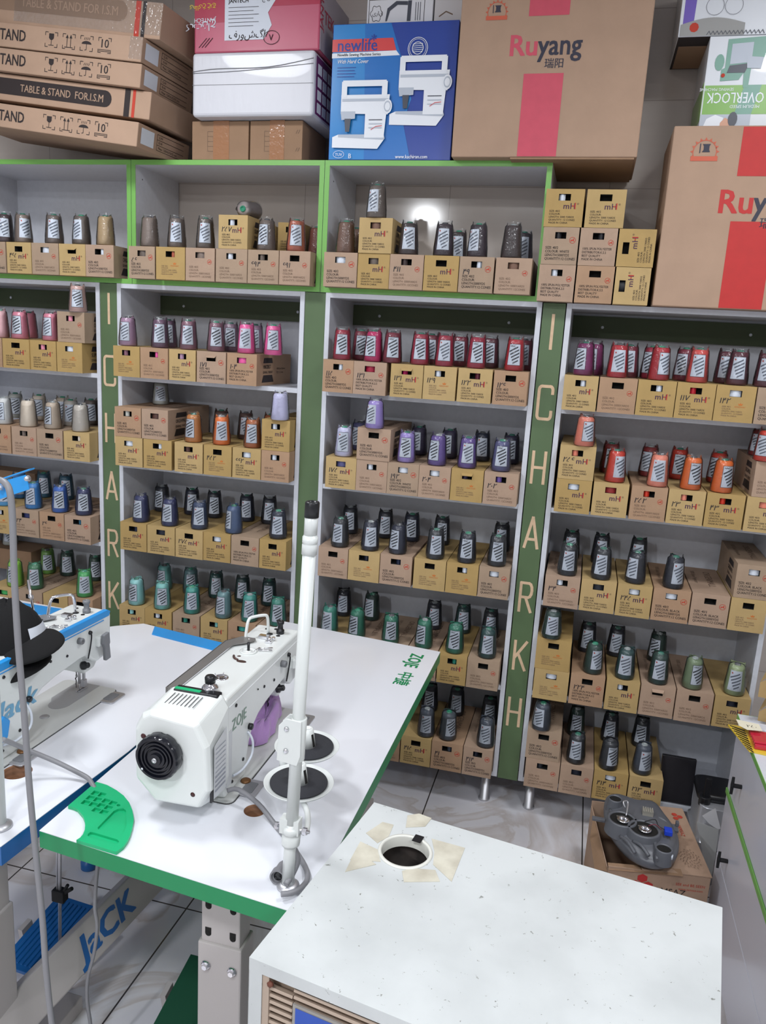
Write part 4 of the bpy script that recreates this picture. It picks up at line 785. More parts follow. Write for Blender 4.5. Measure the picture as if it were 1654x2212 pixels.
def ruyang(name, loc, wd, ht, dp, red, label, badge, logo, s0, s1, zt, rot=0.0):
    t = thing('stripe_carton', label, 'carton', loc, (0, 0, rot), 'big kraft cartons with a red stripe')
    b = B(); b.box(0, wd, 0, dp, 0.0005, ht); obj('box_body', b, M['kraft'], t, bevel=0.004)
    b = B(); b.poly([(s0, PR_Y, 0.003), (s1, PR_Y, 0.003), (s1, PR_Y, zt[0]), (s0, PR_Y, zt[0])], 0); b.poly([(s0, PR_Y, zt[1]), (s1, PR_Y, zt[1]), (s1, PR_Y, ht - 0.004), (s0, PR_Y, ht - 0.004)], 0)
    lx, lz, ls = logo
    b.text('Ru', (lx, PR_Y, lz), size=ls, m=0, bold=0.035, sx=1.0); w_ru = max(v[0] for v in text_geo('Ru')[0]) * ls
    b.text('yang', (lx + w_ru + 0.004, PR_Y, lz), size=ls, m=1, bold=0.03, sx=0.88); b.text('瑞阳', (lx + w_ru + 0.028, PR_Y, lz - ls * 0.42), size=ls * 0.36, m=1, bold=0.02)
    sun_badge(b, badge[0], badge[1], badge[2], 2, 1)
    obj('front_print', b, [red, mat('navy_print', (46, 46, 62), 0.6), mat('badge_red', (196, 92, 66), 0.6)], t, recalc=False)
    return t
M['rose_stripe'] = mat('rose_stripe', (198, 78, 96), 0.6, noise=0.05); M['red_stripe'] = mat('red_stripe', (184, 40, 38), 0.6, noise=0.05)
t = ruyang('a', (-0.533, -0.05, TOPU), 0.608, 0.62, 0.36, M['rose_stripe'], 'big kraft carton with rose stripe, standing on the green-edged cabinets', (0.118, 0.440, 0.030), (0.165, 0.31, 0.088), 0.222, 0.350, (0.255, 0.425))
b = B(); b.box(0.20, 0.60, 0.0, 0.36, -0.006, 0.0); obj('bottom_flap', b, M['brown'], t, bevel=0.001)
t2 = ruyang('b', (0.178, -0.055, TOPL), 0.61, 0.553, 0.36, M['red_stripe'], 'big kraft carton with red stripe, right of the stacked thread cartons', (0.10, 0.475, 0.035), (0.158, 0.295, 0.10), 0.205, 0.335, (0.270, 0.405))
# --- overlock machine box and printed box above it
M['leaf_card'] = mat('leaf_green_card', (122, 172, 78), 0.35, coat=0.3); M['jade'] = mat('jade_print', (112, 158, 142), 0.4); M['skin_print'] = mat('skin_print', (208, 158, 132), 0.5); M['violet'] = mat('violet_card', (106, 84, 176), 0.35, coat=0.3)
M['pale_card'] = mat('pale_card', (212, 216, 222), 0.35, coat=0.3)
zb = TOPL + 0.554
t = thing('overlock_box', 'upside-down white and green overlock machine box on the right striped carton', 'box', (0.255, 0.0, zb))
b = B(); b.box(0, 0.36, 0, 0.30, 0.0005, 0.272); obj('box_body', b, M['pale_card'], t, bevel=0.002)
b = B((0, -2.5e-5, 0)); ov = lambda x, z, k=1: (x, PR_Y * k, z)
b.poly([ov(0.004, 0.045), ov(0.356, 0.045), ov(0.356, 0.130), ov(0.004, 0.130)], 0); b.poly([ov(0.12, 0.130, 1.5), ov(0.17, 0.130, 1.5), ov(0.15, 0.045, 1.5), ov(0.10, 0.045, 1.5)], 3)
b.text('OVERLOCK', ov(0.182, 0.108, 2), ux=(-1, 0, 0), uy=(0, 0, -1), size=0.044, m=1, bold=0.01, sx=0.74)
b.text('SEWING MACHINE', ov(0.09, 0.122, 2), ux=(-1, 0, 0), uy=(0, 0, -1), size=0.012, m=1); b.text('MEDIUM SPEED', ov(0.172, 0.072, 2), ux=(-1, 0, 0), uy=(0, 0, -1), size=0.013, m=1)
P = [(0.055, 0.262), (0.175, 0.268), (0.172, 0.235), (0.165, 0.205), (0.150, 0.185), (0.132, 0.182), (0.13, 0.122), (0.115, 0.122), (0.112, 0.165), (0.10, 0.145), (0.045, 0.142), (0.045, 0.175), (0.055, 0.18)]
b.poly([ov(x, z, 2) for x, z in P], 3); b.poly([ov(0.068, 0.19, 3), ov(0.13, 0.195, 3), ov(0.13, 0.252, 3), ov(0.068, 0.248, 3)], 4)
b.poly([ov(0.062, 0.165, 3), ov(0.115, 0.165, 3), ov(0.125, 0.192, 3), ov(0.068, 0.186, 3)], 5); b.poly([ov(0.12, 0.178, 4), ov(0.160, 0.176, 4), ov(0.165, 0.208, 4), ov(0.115, 0.212, 4)], 4)
b.poly([ov(0.037 + 0.014 * math.cos(a), 0.196 + 0.024 * math.sin(a), 2) for a in [2 * PI * k / 14 for k in range(14)]], 3); b.poly([ov(0.052 + 0.006 * math.cos(a), 0.158 + 0.006 * math.sin(a), 4) for a in [2 * PI * k / 10 for k in range(10)]], 6)
b.poly([ov(0.0, 0.003), ov(0.15, 0.003), ov(0.15, 0.045), ov(0.0, 0.045)], 4)
b.poly([ov(0.01, 0.003, 2), ov(0.065, 0.003, 2), ov(0.07, 0.035, 2), ov(0.045, 0.044, 2), ov(0.02, 0.032, 2)], 1); b.poly([ov(0.062, 0.003, 3), ov(0.095, 0.003, 3), ov(0.095, 0.025, 3), ov(0.075, 0.035, 3), ov(0.062, 0.02, 3)], 7)
b.poly([ov(0.098 + 0.014 * math.cos(a), 0.030 + 0.022 * math.sin(a), 4) for a in [2 * PI * k / 14 for k in range(14)]], 5)
obj('front_print', b, [M['leaf_card'], M['print_white'], M['ink'], M['jade'], M['print_grey'], M['print_dark'], M['red_ink'], M['skin_print']], t, recalc=False)
b = B(); b.box(-0.001, 0.0, 0.002, 0.298, 0.03, 0.14); obj('side_print', b, M['leaf_card'], t)
t = thing('printed_box', 'white and violet printed box overhanging the top of the overlock box', 'box', (0.158, 0.005, zb + 0.274))
b = B(); b.box(0, 0.50, 0, 0.30, 0.0005, 0.23); obj('box_body', b, M['pale_card'], t, bevel=0.002)
b = B((0, -2.5e-5, 0)); b.poly([ov(0.010, 0.035), ov(0.042, 0.042), ov(0.048, 0.229), ov(0.010, 0.229)], 0)
b.poly([ov(0.004, 0.002, 2)] + [ov(0.004 + 0.19 * k / 12, 0.035 + 0.018 * math.sin(PI * k / 12), 2) for k in range(13)] + [ov(0.194, 0.002, 2)], 1)
b.poly([ov(0.045 + 0.014 * math.cos(a), 0.026 + 0.014 * math.sin(a), 3) for a in [2 * PI * k / 9 for k in range(9)]], 2)
for k in range(14): b.line([ov(0.085 + 0.012 * k, 0.004, 3), ov(0.091 + 0.012 * k, 0.014, 3), ov(0.097 + 0.012 * k, 0.004, 3)], 0.002, (0, -1, 0), 3)
for cx in (0.10, 0.155): b.line([(cx + 0.026 * math.cos(a), PR_Y * 2, 0.085 + 0.026 * math.sin(a)) for a in [2 * PI * k / 20 for k in range(21)]], 0.001, (0, -1, 0), 3)
obj('front_print', b, [M['violet'], mat('print_stone', (150, 150, 148), 0.5), M['red_ink'], M['print_dark']], t, recalc=False)
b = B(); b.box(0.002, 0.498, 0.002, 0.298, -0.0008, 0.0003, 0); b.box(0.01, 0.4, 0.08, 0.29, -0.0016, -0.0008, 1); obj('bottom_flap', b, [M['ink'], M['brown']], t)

# ================================================================== tables
M['table_white'] = mat('white_laminate', (224, 226, 232), 0.22, coat=0.15)
M['table_green'] = mat('green_edge_board', (12, 134, 80), 0.35)
M['table_blue'] = mat('blue_edge_board', (24, 92, 156), 0.35)
M['sky_blue'] = mat('sky_blue_plastic', (42, 146, 218), 0.35)
M['wood'] = mat('cut_wood', (132, 92, 64), 0.7, noise=0.5, nscale=8, stretch=(1, 1, 14))
M['zgreen'] = mat('bright_green_plastic', (22, 176, 116), 0.35)
M['beige_metal'] = mat('powder_coated_leg', (178, 172, 170), 0.45)
TZ = 0.75
def cutmesh(o, cutter, name):
    """cut the shape in B 'cutter' out of object o for good"""
    c = obj('cut', cutter, [M['hole']]); bpy.context.view_layer.update(); c.matrix_world = o.matrix_world.copy(); md = o.modifiers.new('b', 'BOOLEAN'); md.object = c; md.operation = 'DIFFERENCE'; md.solver = 'EXACT'
    bpy.context.view_layer.update(); me = bpy.data.meshes.new_from_object(o.evaluated_get(bpy.context.evaluated_depsgraph_get()))
    o.modifiers.clear(); o.data = me; bpy.data.objects.remove(c); return o
def table_top(t, pts, th, edge, ox, oy, holes=(), inset=0.0):
    P = [(x - ox, y - oy) for x, y in pts]
    b = B(); b.prism(P, (0, 0, -0.0015), (1, 0, 0), (0, 1, 0), (0, 0, 0.0015)); top = obj('tabletop', b, M['table_white'], t)
    b = B(); b.prism(P, (0, 0, -th), (1, 0, 0), (0, 1, 0), (0, 0, th - 0.0016)); core = obj('edge_board', b, edge, t)
    for hx, hy, hr in holes:
        for o_ in (top, core):
            c = B(); c.cyl((hx - ox, hy - oy, -0.2), (hx - ox, hy - oy, 0.1), hr, 32, smooth=False); cutmesh(o_, c, 'x')
        b = B(); b.lathe([(hr, -th), (hr, -0.0005), (hr * 0.985, -0.0005), (hr * 0.985, -th)], (hx - ox, hy - oy, 0), n=32, cap0=False, cap1=False); obj('cable_hole_lining', b, M['wood'], t)
def leg_column(t, x, y, w1, w2, zt, zj):
    """slotted upper post sliding in a wider lower post"""
    b = B(); b.box(x, x + w1, y, y + w2, zj - 0.12, zt); obj('upper_leg', b, M['beige_metal'], t, bevel=0.003)
    b = B(); b.box(x - 0.006, x + w1 + 0.006, y - 0.005, y + w2 + 0.005, 0.045, zj); obj('lower_leg', b, M['beige_metal'], t, bevel=0.004)
    for xx in (x + 0.016, x + w1 - 0.016):
        for zz in (zj + 0.02, zj + 0.085): b = B(); b.lathe([(0.007, 0), (0.0065, 0.0008), (0.0005, 0.0009)], (xx, y - 0.0003, zz), (0, -1, 0), 14); b.box(xx - 0.0068, xx + 0.0068, y - 0.001, y - 0.0002, zz, zz + 0.014); obj('slot', b, M['hole'], t)
    for xx in (x + 0.014, x + w1 - 0.014):
        b = B(); b.lathe([(0.011, 0), (0.011, 0.002), (0.0085, 0.0035), (0.0085, 0.0045)], (xx, y - 0.005, zj - 0.055), (0, -1, 0), 18); b.lathe([(0.0075, 0.0045), (0.0075, 0.009), (0.006, 0.010)], (xx, y - 0.005, zj - 0.055), (0, -1, 0), 6, smooth=False); obj('bolt', b, M['chrome'], t)
    b = B(); b.box(x - 0.02, x + w1 + 0.02, y - 0.01, y + 0.28, 0.0, 0.045); obj('foot', b, M['beige_metal'], t, bevel=0.003)

# green-edged table
ZP = [(-1.017, -1.622), (-0.405, -1.681), (-0.397, -0.322), (-1.008, -0.256)]
tz = thing('sewing_table', 'white table with bright green edge, holding the machine with the purple cloth', 'table', (-0.71, -0.97, TZ))
table_top(tz, ZP, 0.040, M['table_green'], -0.71, -0.97, [(-0.622, -1.406, 0.0245)])
def LT(x, y, z): return (x + 0.71, y + 0.97, z - TZ)
b = B()
dY = Vector((0.008, 1.359, 0)).normalized() * -1; dX = Vector((dY.y, -dY.x, 0))
b.text('ZOJE', LT(-0.487, -0.375, TZ + 0.0006), ux=dY, uy=(1, 0, 0), size=0.062, bold=0.05, sx=0.86)
b.text('中捷', LT(-0.487, -0.535, TZ + 0.0006), ux=dY, uy=(1, 0, 0), size=0.055, bold=0.035, sx=0.95)
obj('printed_name', b, M['table_green'], tz, recalc=False)
def shifted(fn, t, dx, dy, dz, *a):
    n0 = set(t.children); fn(t, *a)
    for c in set(t.children) - n0: c.location = (dx, dy, dz)
shifted(leg_column, tz, 0.71, 0.97, -TZ, -0.665, -1.575, 0.088, 0.055, TZ - 0.04, 0.540)
b = B(); b.box(-0.64 + 0.71, -0.60 + 0.71, -1.55 + 0.97, -0.42 + 0.97, -TZ + 0.12, -TZ + 0.17); obj('stretcher', b, M['beige_metal'], tz, bevel=0.003)
shifted(leg_column, tz, 0.71, 0.97, -TZ, -0.745, -0.46, 0.088, 0.055, TZ - 0.04, 0.540)

# moulded tray let into its corner
TR = [(208, 1691), (231, 1698), (251, 1709), (267, 1721), (279, 1736), (286, 1753), (289, 1772), (286, 1790), (281, 1807), (275, 1820), (267, 1831), (251, 1843), (165, 1817), (173, 1812), (179, 1805), (183, 1795), (184, 1784), (183, 1774), (179, 1764), (167, 1750), (158, 1746), (147, 1743)]
tp = [U(x, y, 2, TZ + 0.005) for x, y in TR]; c0 = Vector((-0.93, -1.53, TZ))
b = B(); b.prism([(p.x - c0.x, p.y - c0.y) for p in tp], (0, 0, 0.0006), (1, 0, 0), (0, 1, 0), (0, 0, 0.0074))
tray = obj('parts_tray', b, M['zgreen'], None, tuple(c0)); tag(tray, 'bright green curved parts tray on the near corner of the green-edged table', 'tray')
def cutpoly(px, d=0.006):
    c = B()
    q = [U(x, y, 2, TZ + 0.005) - c0 for x, y in px]; c.prism([(p.x, p.y) for p in q], (0, 0, 0.008 - d), (1, 0, 0), (0, 1, 0), (0, 0, 0.02)); cutmesh(tray, c, 'x')
def lerp(a, b_, t): return (a[0] + (b_[0] - a[0]) * t, a[1] + (b_[1] - a[1]) * t)
for quad in ([(204, 1709), (232, 1716), (205, 1748), (172, 1739)], [(227, 1726), (256, 1735), (228, 1764), (195, 1755)]):
    A, Bq, Cq, Dq = quad
    for k in range(3):
        for s0, s1 in ((0.02, 0.47), (0.53, 0.98)):
            a0, a1 = k / 3 + 0.03, (k + 1) / 3 - 0.03
            L0, L1 = lerp(A, Dq, a0), lerp(A, Dq, a1); R0_, R1_ = lerp(Bq, Cq, a0), lerp(Bq, Cq, a1)
            if k == 2 or True: cutpoly([lerp(L0, R0_, s0), lerp(L0, R0_, s1), lerp(L1, R1_, s1), lerp(L1, R1_, s0)])
cutpoly([(266, 1749), (272, 1753), (273, 1785), (268, 1800), (258, 1804), (244, 1801), (212, 1794), (211, 1790), (246, 1754), (255, 1750)], 0.005)
cutpoly([(190, 1804), (195, 1800), (203, 1801), (253, 1816), (257, 1820), (254, 1825), (246, 1826), (195, 1812), (189, 1808)], 0.005)
cutpoly([(256 + 4 * math.cos(a), 1742 + 3 * math.sin(a)) for a in [2 * PI * k / 10 for k in range(10)]], 0.005)
md = tray.modifiers.new('bevel', 'BEVEL'); md.width = 0.0012; md.segments = 2; md.limit_method = 'ANGLE'

# blue-edged table
JP = [(-1.66, -1.64), (-1.054, -1.692), (-1.022, -1.28), (-1.022, -0.552), (-1.461, -0.477), (-1.537, -0.535), (-1.63, -0.63)]
tj = thing('sewing_table', 'white table with blue edge and blue ruler strip, left of the green-edged table', 'table', (-1.33, -1.05, TZ))
table_top(tj, JP, 0.045, M['table_blue'], -1.33, -1.05, [(-1.212, -1.448, 0.034)])
b = B(); q = [U(x, y, 2, TZ) for x, y in ((333, 1354), (518, 1390), (500, 1402), (330, 1371))]; q = [Vector((-1.408, -0.492, 0)), Vector((-1.09, -0.545, 0)), Vector((-1.09, -0.615, 0)), Vector((-1.378, -0.562, 0))]
b.prism([(p.x + 1.33, p.y + 1.05) for p in q], (0, 0, 0.0003), (1, 0, 0), (0, 1, 0), (0, 0, 0.003)); obj('ruler_strip', b, M['sky_blue'], tj, bevel=0.001)
shifted(leg_column, tj, 1.33, 1.05, -TZ, XP(-14, -1.62, 0.45) - 0.088, -1.62, 0.088, 0.055, TZ - 0.045, 0.50)
shifted(leg_column, tj, 1.33, 1.05, -TZ, -1.22, -0.72, 0.088, 0.055, TZ - 0.045, 0.50)
# stretcher beam with printed name
b = B(); b.box(-0.022, 0.022, -0.50, 0.45, -0.05, 0.05)
bm_ = obj('stretcher_beam', b, M['beige_metal'], tj, (0.207, -0.24, -TZ + 0.20), (0, math.radians(-35), math.radians(-4)), bevel=0.004)
b = B(); b.text('JaCK', (0.0228, -0.085, -0.028), ux=(0, 1, 0), uy=(0, 0, 1), size=0.082, bold=0.05, sx=1.30, shear=0.25); obj('printed_name', b, M['table_blue'], bm_, recalc=False)
b = B(); b.box(-0.11, 0.11, -0.11, 0.11, -0.006, 0.006)
pd = thing('foot_pedal', 'blue foot pedal plate under the blue-edged table', 'pedal', tuple(U(112, 2022, 2, 0.10)), (math.radians(10), 0, math.radians(-4)))
b = B(); b.box(-0.075, 0.075, -0.12, 0.12, -0.006, 0.006)
for k in range(9): b.box(-0.06 + 0.0145 * k, -0.052 + 0.0145 * k, -0.105, 0.105, 0.006, 0.009)
obj('tread_plate', b, M['table_blue'], pd, bevel=0.002)
b = B(); b.box(-0.10, -0.085, -0.02, 0.02, -0.09, 0.01); b.box(0.085, 0.10, -0.02, 0.02, -0.09, 0.01); b.box(-0.10, 0.10, -0.01, 0.01, -0.095, -0.08); obj('pivot_frame', b, M['beige_metal'], pd)
rp = U(135, 1840, 1, -1.28); rb = U(129, 2030, 1, -1.28)
rd = thing('pedal_rod', 'thin steel rod with black clamp, hanging from the blue-edged table to its pedal', 'rod', tuple(rb))
d = rp - rb; b = B(); b.cyl((0, 0, -0.02), tuple(d * 1.05 + Vector((0, 0, 0.25))), 0.0045, 10); b.cyl(tuple(d * 0.45 + Vector((-0.010, 0, 0))), tuple(d * 1.0 + Vector((-0.010, 0, 0.2))), 0.004, 10); obj('rod', b, M['steel'], rd)
b = B(); cq = d * 0.52; b.box(-0.022 + cq.x, 0.014 + cq.x, -0.012, 0.012, cq.z - 0.018, cq.z + 0.016); b.cyl((cq.x, -0.0, cq.z), (cq.x + 0.035, -0.0, cq.z + 0.028), 0.006, 8); b.cyl((cq.x, 0.0, cq.z - 0.005), (cq.x + 0.022, 0.0, cq.z + 0.036), 0.005, 8); obj('clamp', b, M['matte_black'], rd, bevel=0.003)
b = B(); b.lathe([(0.02, 0), (0.026, 0.004), (0.026, 0.03), (0.018, 0.036), (0.012, 0.05)], n=20); p = U(192, 1875, 2, 0.0); o_ = obj('table_caster', b, M['table_blue'], None, (p.x, p.y, 0)); tag(o_, 'round blue foot on the tiles, half hidden under the green-edged table', 'foot')
# dark green pedal of the near table
pd2 = thing('foot_pedal', 'dark green foot pedal on the floor beside the beige table leg', 'pedal', (-0.80, -1.30, 0.09), (math.radians(12), 0, 0))
b = B(); b.box(-0.09, 0.09, -0.11, 0.11, -0.006, 0.006); obj('tread_plate', b, mat('dark_green_rubber', (16, 74, 50), 0.6), pd2, bevel=0.002)
b = B(); b.box(-0.11, -0.095, -0.02, 0.02, -0.08, 0.01); b.box(0.095, 0.11, -0.02, 0.02, -0.08, 0.01); b.box(-0.11, 0.11, -0.01, 0.01, -0.085, -0.07); obj('pivot_frame', b, M['beige_metal'], pd2)
# third table at the far left
t3 = thing('sewing_table', 'white table with blue strip at the far left, behind the machine with the cap', 'table', (-2.0, -1.0, TZ))
table_top(t3, [(-2.35, -1.6), (-1.70, -1.62), (-1.70, -0.46), (-2.33, -0.42)], 0.045, M['table_blue'], -2.0, -1.0)
b = B(); b.box(-0.30, 0.22, 0.455, 0.535, 0.0003, 0.003); obj('ruler_strip', b, M['sky_blue'], t3, bevel=0.001)
shifted(leg_column, t3, 2.0, 1.0, -TZ, -2.05, -1.5, 0.088, 0.055, TZ - 0.045, 0.50); shifted(leg_column, t3, 2.0, 1.0, -TZ, -2.05, -0.6, 0.088, 0.055, TZ - 0.045, 0.50)

# ================================================================== sewing machines
M['body_white'] = mat('machine_enamel', (222, 226, 224), 0.28, coat=0.3)
M['bed_grey'] = mat('bed_enamel', (200, 202, 200), 0.3, coat=0.2)
M['seam'] = mat('dark_grey_seam', (70, 70, 72), 0.7)  # even dark grey for the bed gasket and vent slots
M['pale_green_ink'] = mat('grey_green_print', (128, 156, 140), 0.5)
M['ratings'] = mat('rating_label', (206, 209, 212), 0.5)
def machine(loc, label, z_style, rot=0.0):
    t = thing('sewing_machine', label, 'sewing machine', loc, (0, 0, rot), None)
    # bed
    b = B(); rr = 0.03
    def rrect(x0, x1, y0, y1, r, n=5):
        return arc(x1 - r, y1 - r, r, r, 0, 90, n) + arc(x0 + r, y1 - r, r, r, 90, 180, n) + arc(x0 + r, y0 + r, r, r, 180, 270, n) + arc(x1 - r, y0 + r, r, r, 270, 360, n)
    b.prism(rrect(-0.09, 0.09, -0.245, 0.24, 0.018), (0, 0, 0.0004), (1, 0, 0), (0, 1, 0), (0, 0, 0.004)); bed = obj('bed', b, M['bed_grey'], t, bevel=0.001)
    b = B(); b.prism(rrect(-0.0925, 0.0925, -0.2475, 0.2425, 0.02), (0, 0, 0.0002), (1, 0, 0), (0, 1, 0), (0, 0, 0.0008)); obj('bed_gasket', b, M['seam'], t)
    b = B(); b.prism([(-0.045, 0.238), (0.03, 0.238), (0.03, 0.10)] + arc(0.0, 0.10, 0.03, 0.035, 0, -180, 8)[1:] + [(-0.045, 0.12)], (0, 0, 0.0046), (1, 0, 0), (0, 1, 0), (0, 0, 0.0006)); obj('slide_plate', b, mat('plate_steel', (176, 177, 180), 0.45, 0.35), bed)
    b = B(); b.lathe([(0.013, 0), (0.012, 0.001), (0.001, 0.001)], (0.012, 0.02, 0.0046), n=20); obj('bed_screw', b, M['steel'], bed)
    for yy in (-0.17, 0.19):
        b = B(); b.prism(rrect(0.085, 0.128, yy - 0.035, yy + 0.035, 0.008, 3), (0, 0, 0.0003), (1, 0, 0), (0, 1, 0), (0, 0, 0.004)); hg = obj('hinge_plate', b, M['steel'], t, bevel=0.001)
        b = B(); b.prism(rrect(0.088, 0.116, yy - 0.022, yy + 0.022, 0.004, 3), (0, 0, 0.0044), (1, 0, 0), (0, 1, 0), (0, 0, 0.0008)); obj('hinge_recess', b, M['grey_plastic'], hg)
    # arm and column, one casting
    prof = [(-0.235, 0.004), (-0.120, 0.004), (-0.112, 0.05), (-0.100, 0.085), (-0.080, 0.112), (-0.050, 0.128), (0.0, 0.138), (0.100, 0.148), (0.125, 0.148), (0.150, 0.125), (0.170, 0.112), (0.222, 0.118), (0.238, 0.135), (0.243, 0.235), (0.233, 0.249), (-0.235, 0.252)]
    b = B(); b.prism(prof, (-0.058, 0, 0), (0, 1, 0), (0, 0, 1), (0.128, 0, 0)); arm = obj('arm_casting', b, M['body_white'], t, bevel=0.011, seg=4)
    # lower head block that carries the needle bar
    b = B(); b.prism([(0.150, 0.085), (0.160, 0.075), (0.205, 0.078), (0.222, 0.10), (0.225, 0.14), (0.145, 0.14)], (-0.040, 0, 0), (0, 1, 0), (0, 0, 1), (0.078, 0, 0)); obj('needle_head', b, M['body_white'], t, bevel=0.006, seg=3)
    # motor housing
    oc = [(-0.097, 0.085), (-0.097, 0.205), (-0.080, 0.238), (-0.060, 0.250), (0.052, 0.240), (0.078, 0.190), (0.083, 0.085), (0.060, 0.040), (-0.048, 0.036)]
    ob = [(-0.085, 0.065), (-0.085, 0.225), (-0.070, 0.250), (-0.060, 0.262), (0.060, 0.262), (0.076, 0.235), (0.079, 0.065), (0.066, 0.020), (-0.055, 0.020)]
    of = [(x * 0.93 - 0.0, 0.14 + (z - 0.14) * 0.95) for x, z in oc]
    b = B(); b.ring([[(x, y, z) for x, z in L] for y, L in ((-0.342, of), (-0.330, oc), (-0.240, ob), (-0.232, ob))], smooth=False); hs = obj('motor_housing', b, M['body_white'], t, bevel=0.006, seg=3)
    b = B()
    for k in range(8):
        x = -0.045 + 0.0095 * k; b.line([(x, -0.300, 0.2525 + 0.0), (x + 0.004, -0.262, 0.2598)], 0.0022, (0, -0.25, 1), 0)
    vt = obj('vent_slots', b, M['seam'], hs, recalc=False); vt.location.z = 0.0012
    b = B(); b.lathe([(0.0065, 0), (0.005, 0.0008), (0.001, 0.001)], (-0.072, -0.3425, 0.190), (0, -1, 0), 12); b.lathe([(0.0055, 0), (0.001, 0.001)], (0.045, -0.3425, 0.075), (0, -1, 0), 12); obj('housing_screw', b, mat('dark_red_screw', (70, 30, 30), 0.4), hs)
    # hand wheel
    hw = B(); wx, wz = -0.026, 0.160; n = 72
    def wr(r, i): return r * (1 - 0.035 * (1 if (i % 8) in (0, 1) else 0))
    secs = []
    for r, h in [(0.046, 0.0), (0.050, 0.004), (0.050, 0.026), (0.047, 0.030)]:
        secs.append([(wx + wr(r, i) * math.cos(2 * PI * i / n), -0.342 - h, wz + wr(r, i) * math.sin(2 * PI * i / n)) for i in range(n)])
    hw.ring(secs, cap1=False)
    pr = [(0.047, 0.030), (0.042, 0.030), (0.040, 0.024), (0.037, 0.024), (0.036, 0.029), (0.033, 0.029), (0.032, 0.024), (0.029, 0.024), (0.028, 0.029), (0.025, 0.029), (0.024, 0.024), (0.021, 0.024), (0.020, 0.029), (0.014, 0.029), (0.013, 0.034), (0.001, 0.034)]
    hw.lathe(pr, (wx, -0.342, wz), (0, -1, 0), 48, cap0=False, smooth=False); wheel = obj('hand_wheel', hw, mat('gloss_black', (20, 22, 30), 0.18), t, recalc='x')
    b = B(); b.lathe([(0.0055, 0.034), (0.0055, 0.037), (0.003, 0.0375), (0.003, 0.036), (0.0005, 0.036)], (wx, -0.342, wz), (0, -1, 0), 12); obj('wheel_bolt', b, M['steel'], wheel)
    b = B(); b.lathe([(0.003, 0.0305), (0.0005, 0.031)], (wx - 0.032, -0.342, wz - 0.028), (0, -1, 0), 10); obj('wheel_mark', b, M['print_white'], wheel)
    # black panel with stripe, knob
    b = B(); b.box(-0.052, 0.056, -0.252, -0.226, 0.2535, 0.2645); pan = obj('top_panel', b, M['black'], t, bevel=0.003)
    b = B(); b.box(-0.050, 0.012, -0.250, -0.240, 0.2645, 0.266); obj('panel_stripe', b, M['zgreen'] if z_style else M['sky_blue'], pan)
    b = B(); b.lathe([(0.019, 0.0), (0.019, 0.003), (0.014, 0.008), (0.010, 0.010), (0.010, 0.016)], (0.020, -0.215, 0.262), n=24, smooth=True); kn = obj('regulator_dial', b, M['chrome'], t)
    b = B(); b.lathe([(0.012, 0.014), (0.0125, 0.026), (0.010, 0.030), (0.001, 0.031)], (0.020, -0.215, 0.262), n=20); b.box(0.020, 0.034, -0.220, -0.210, 0.285, 0.290); obj('dial_cap', b, M['black'], kn)
    b = B(); b.lathe([(0.018, 0.0), (0.018, 0.002), (0.013, 0.004), (0.012, 0.0025), (0.001, 0.0025)], (0.008, -0.135, 0.2505), n=24); 
    for k in range(4): b.cyl((0.008 + 0.012 * math.cos(k * 1.6), -0.135 + 0.012 * math.sin(k * 1.6), 0.253), (0.008 + 0.015 * math.cos(k * 1.6), -0.135 + 0.015 * math.sin(k * 1.6), 0.260), 0.0012, 6)
    obj('oil_window', b, M['chrome'], t)
    # long grey guard along the left top edge
    b = B(); b.prism([(-0.076, -0.235), (-0.052, -0.235), (-0.050, 0.02), (-0.046, 0.05), (-0.020, 0.075), (-0.006, 0.10), (-0.012, 0.112), (-0.050, 0.112), (-0.076, 0.07)], (0, 0, 0.2545), (1, 0, 0), (0, 1, 0), (0, 0, 0.003)); b.box(-0.076, -0.052, -0.238, -0.235, 0.235, 0.2575); b.box(-0.079, -0.076, -0.238, 0.07, 0.236, 0.2575)
    gd = obj('winder_guard', b, mat('grey_guard', (128, 126, 124), 0.4, 0.4) if z_style else M['grey_plastic'], t, bevel=0.001)
    b = B(); b.lathe([(0.004, 0), (0.003, 0.002), (0.0005, 0.0022)], (-0.024, 0.098, 0.2575), n=10); obj('guard_screw', b, M['chrome'], gd)
    # bobbin winder disc and post
    b = B(); b.lathe([(0.022, 0), (0.022, 0.003), (0.017, 0.004), (0.016, 0.0015), (0.008, 0.0015), (0.007, 0.004)], (0.002, 0.035, 0.2503), n=28); wd_ = obj('winder_disc', b, M['body_white'], t)
    b = B(); b.cyl((0.002, 0.035, 0.252), (0.002, 0.035, 0.276), 0.0035, 12); obj('winder_spindle', b, M['black'], wd_)
    b = B(); b.prism(arc(0.012, -0.03, 0.013, 0.006, 0, 360, 14)[:-1], (0, 0, 0.2503), (1, 0, 0), (0, 1, 0), (0, 0, 0.002)); b.tube([(0.0, -0.025, 0.2515), (-0.012, -0.02, 0.2535), (-0.020, -0.005, 0.252)], 0.003, 8); b.lathe([(0.006, 0), (0.001, 0.001)], (-0.008, 0.0, 0.2503), n=10); obj('winder_lever', b, mat('bronze_dark', (92, 70, 66), 0.4, 0.6), t)
    b = B(); b.cyl((0.022, 0.055, 0.254), (0.052, 0.075, 0.254), 0.0018, 6); b.cyl((0.024, 0.046, 0.254), (0.058, 0.058, 0.254), 0.0018, 6); b.lathe([(0.004, 0), (0.004, 0.003)], (0.022, 0.06, 0.251), n=10); b.cyl((0.015, 0.035, 0.253), (0.022, 0.06, 0.256), 0.001, 5); obj('thread_fork', b, M['chrome'], t)
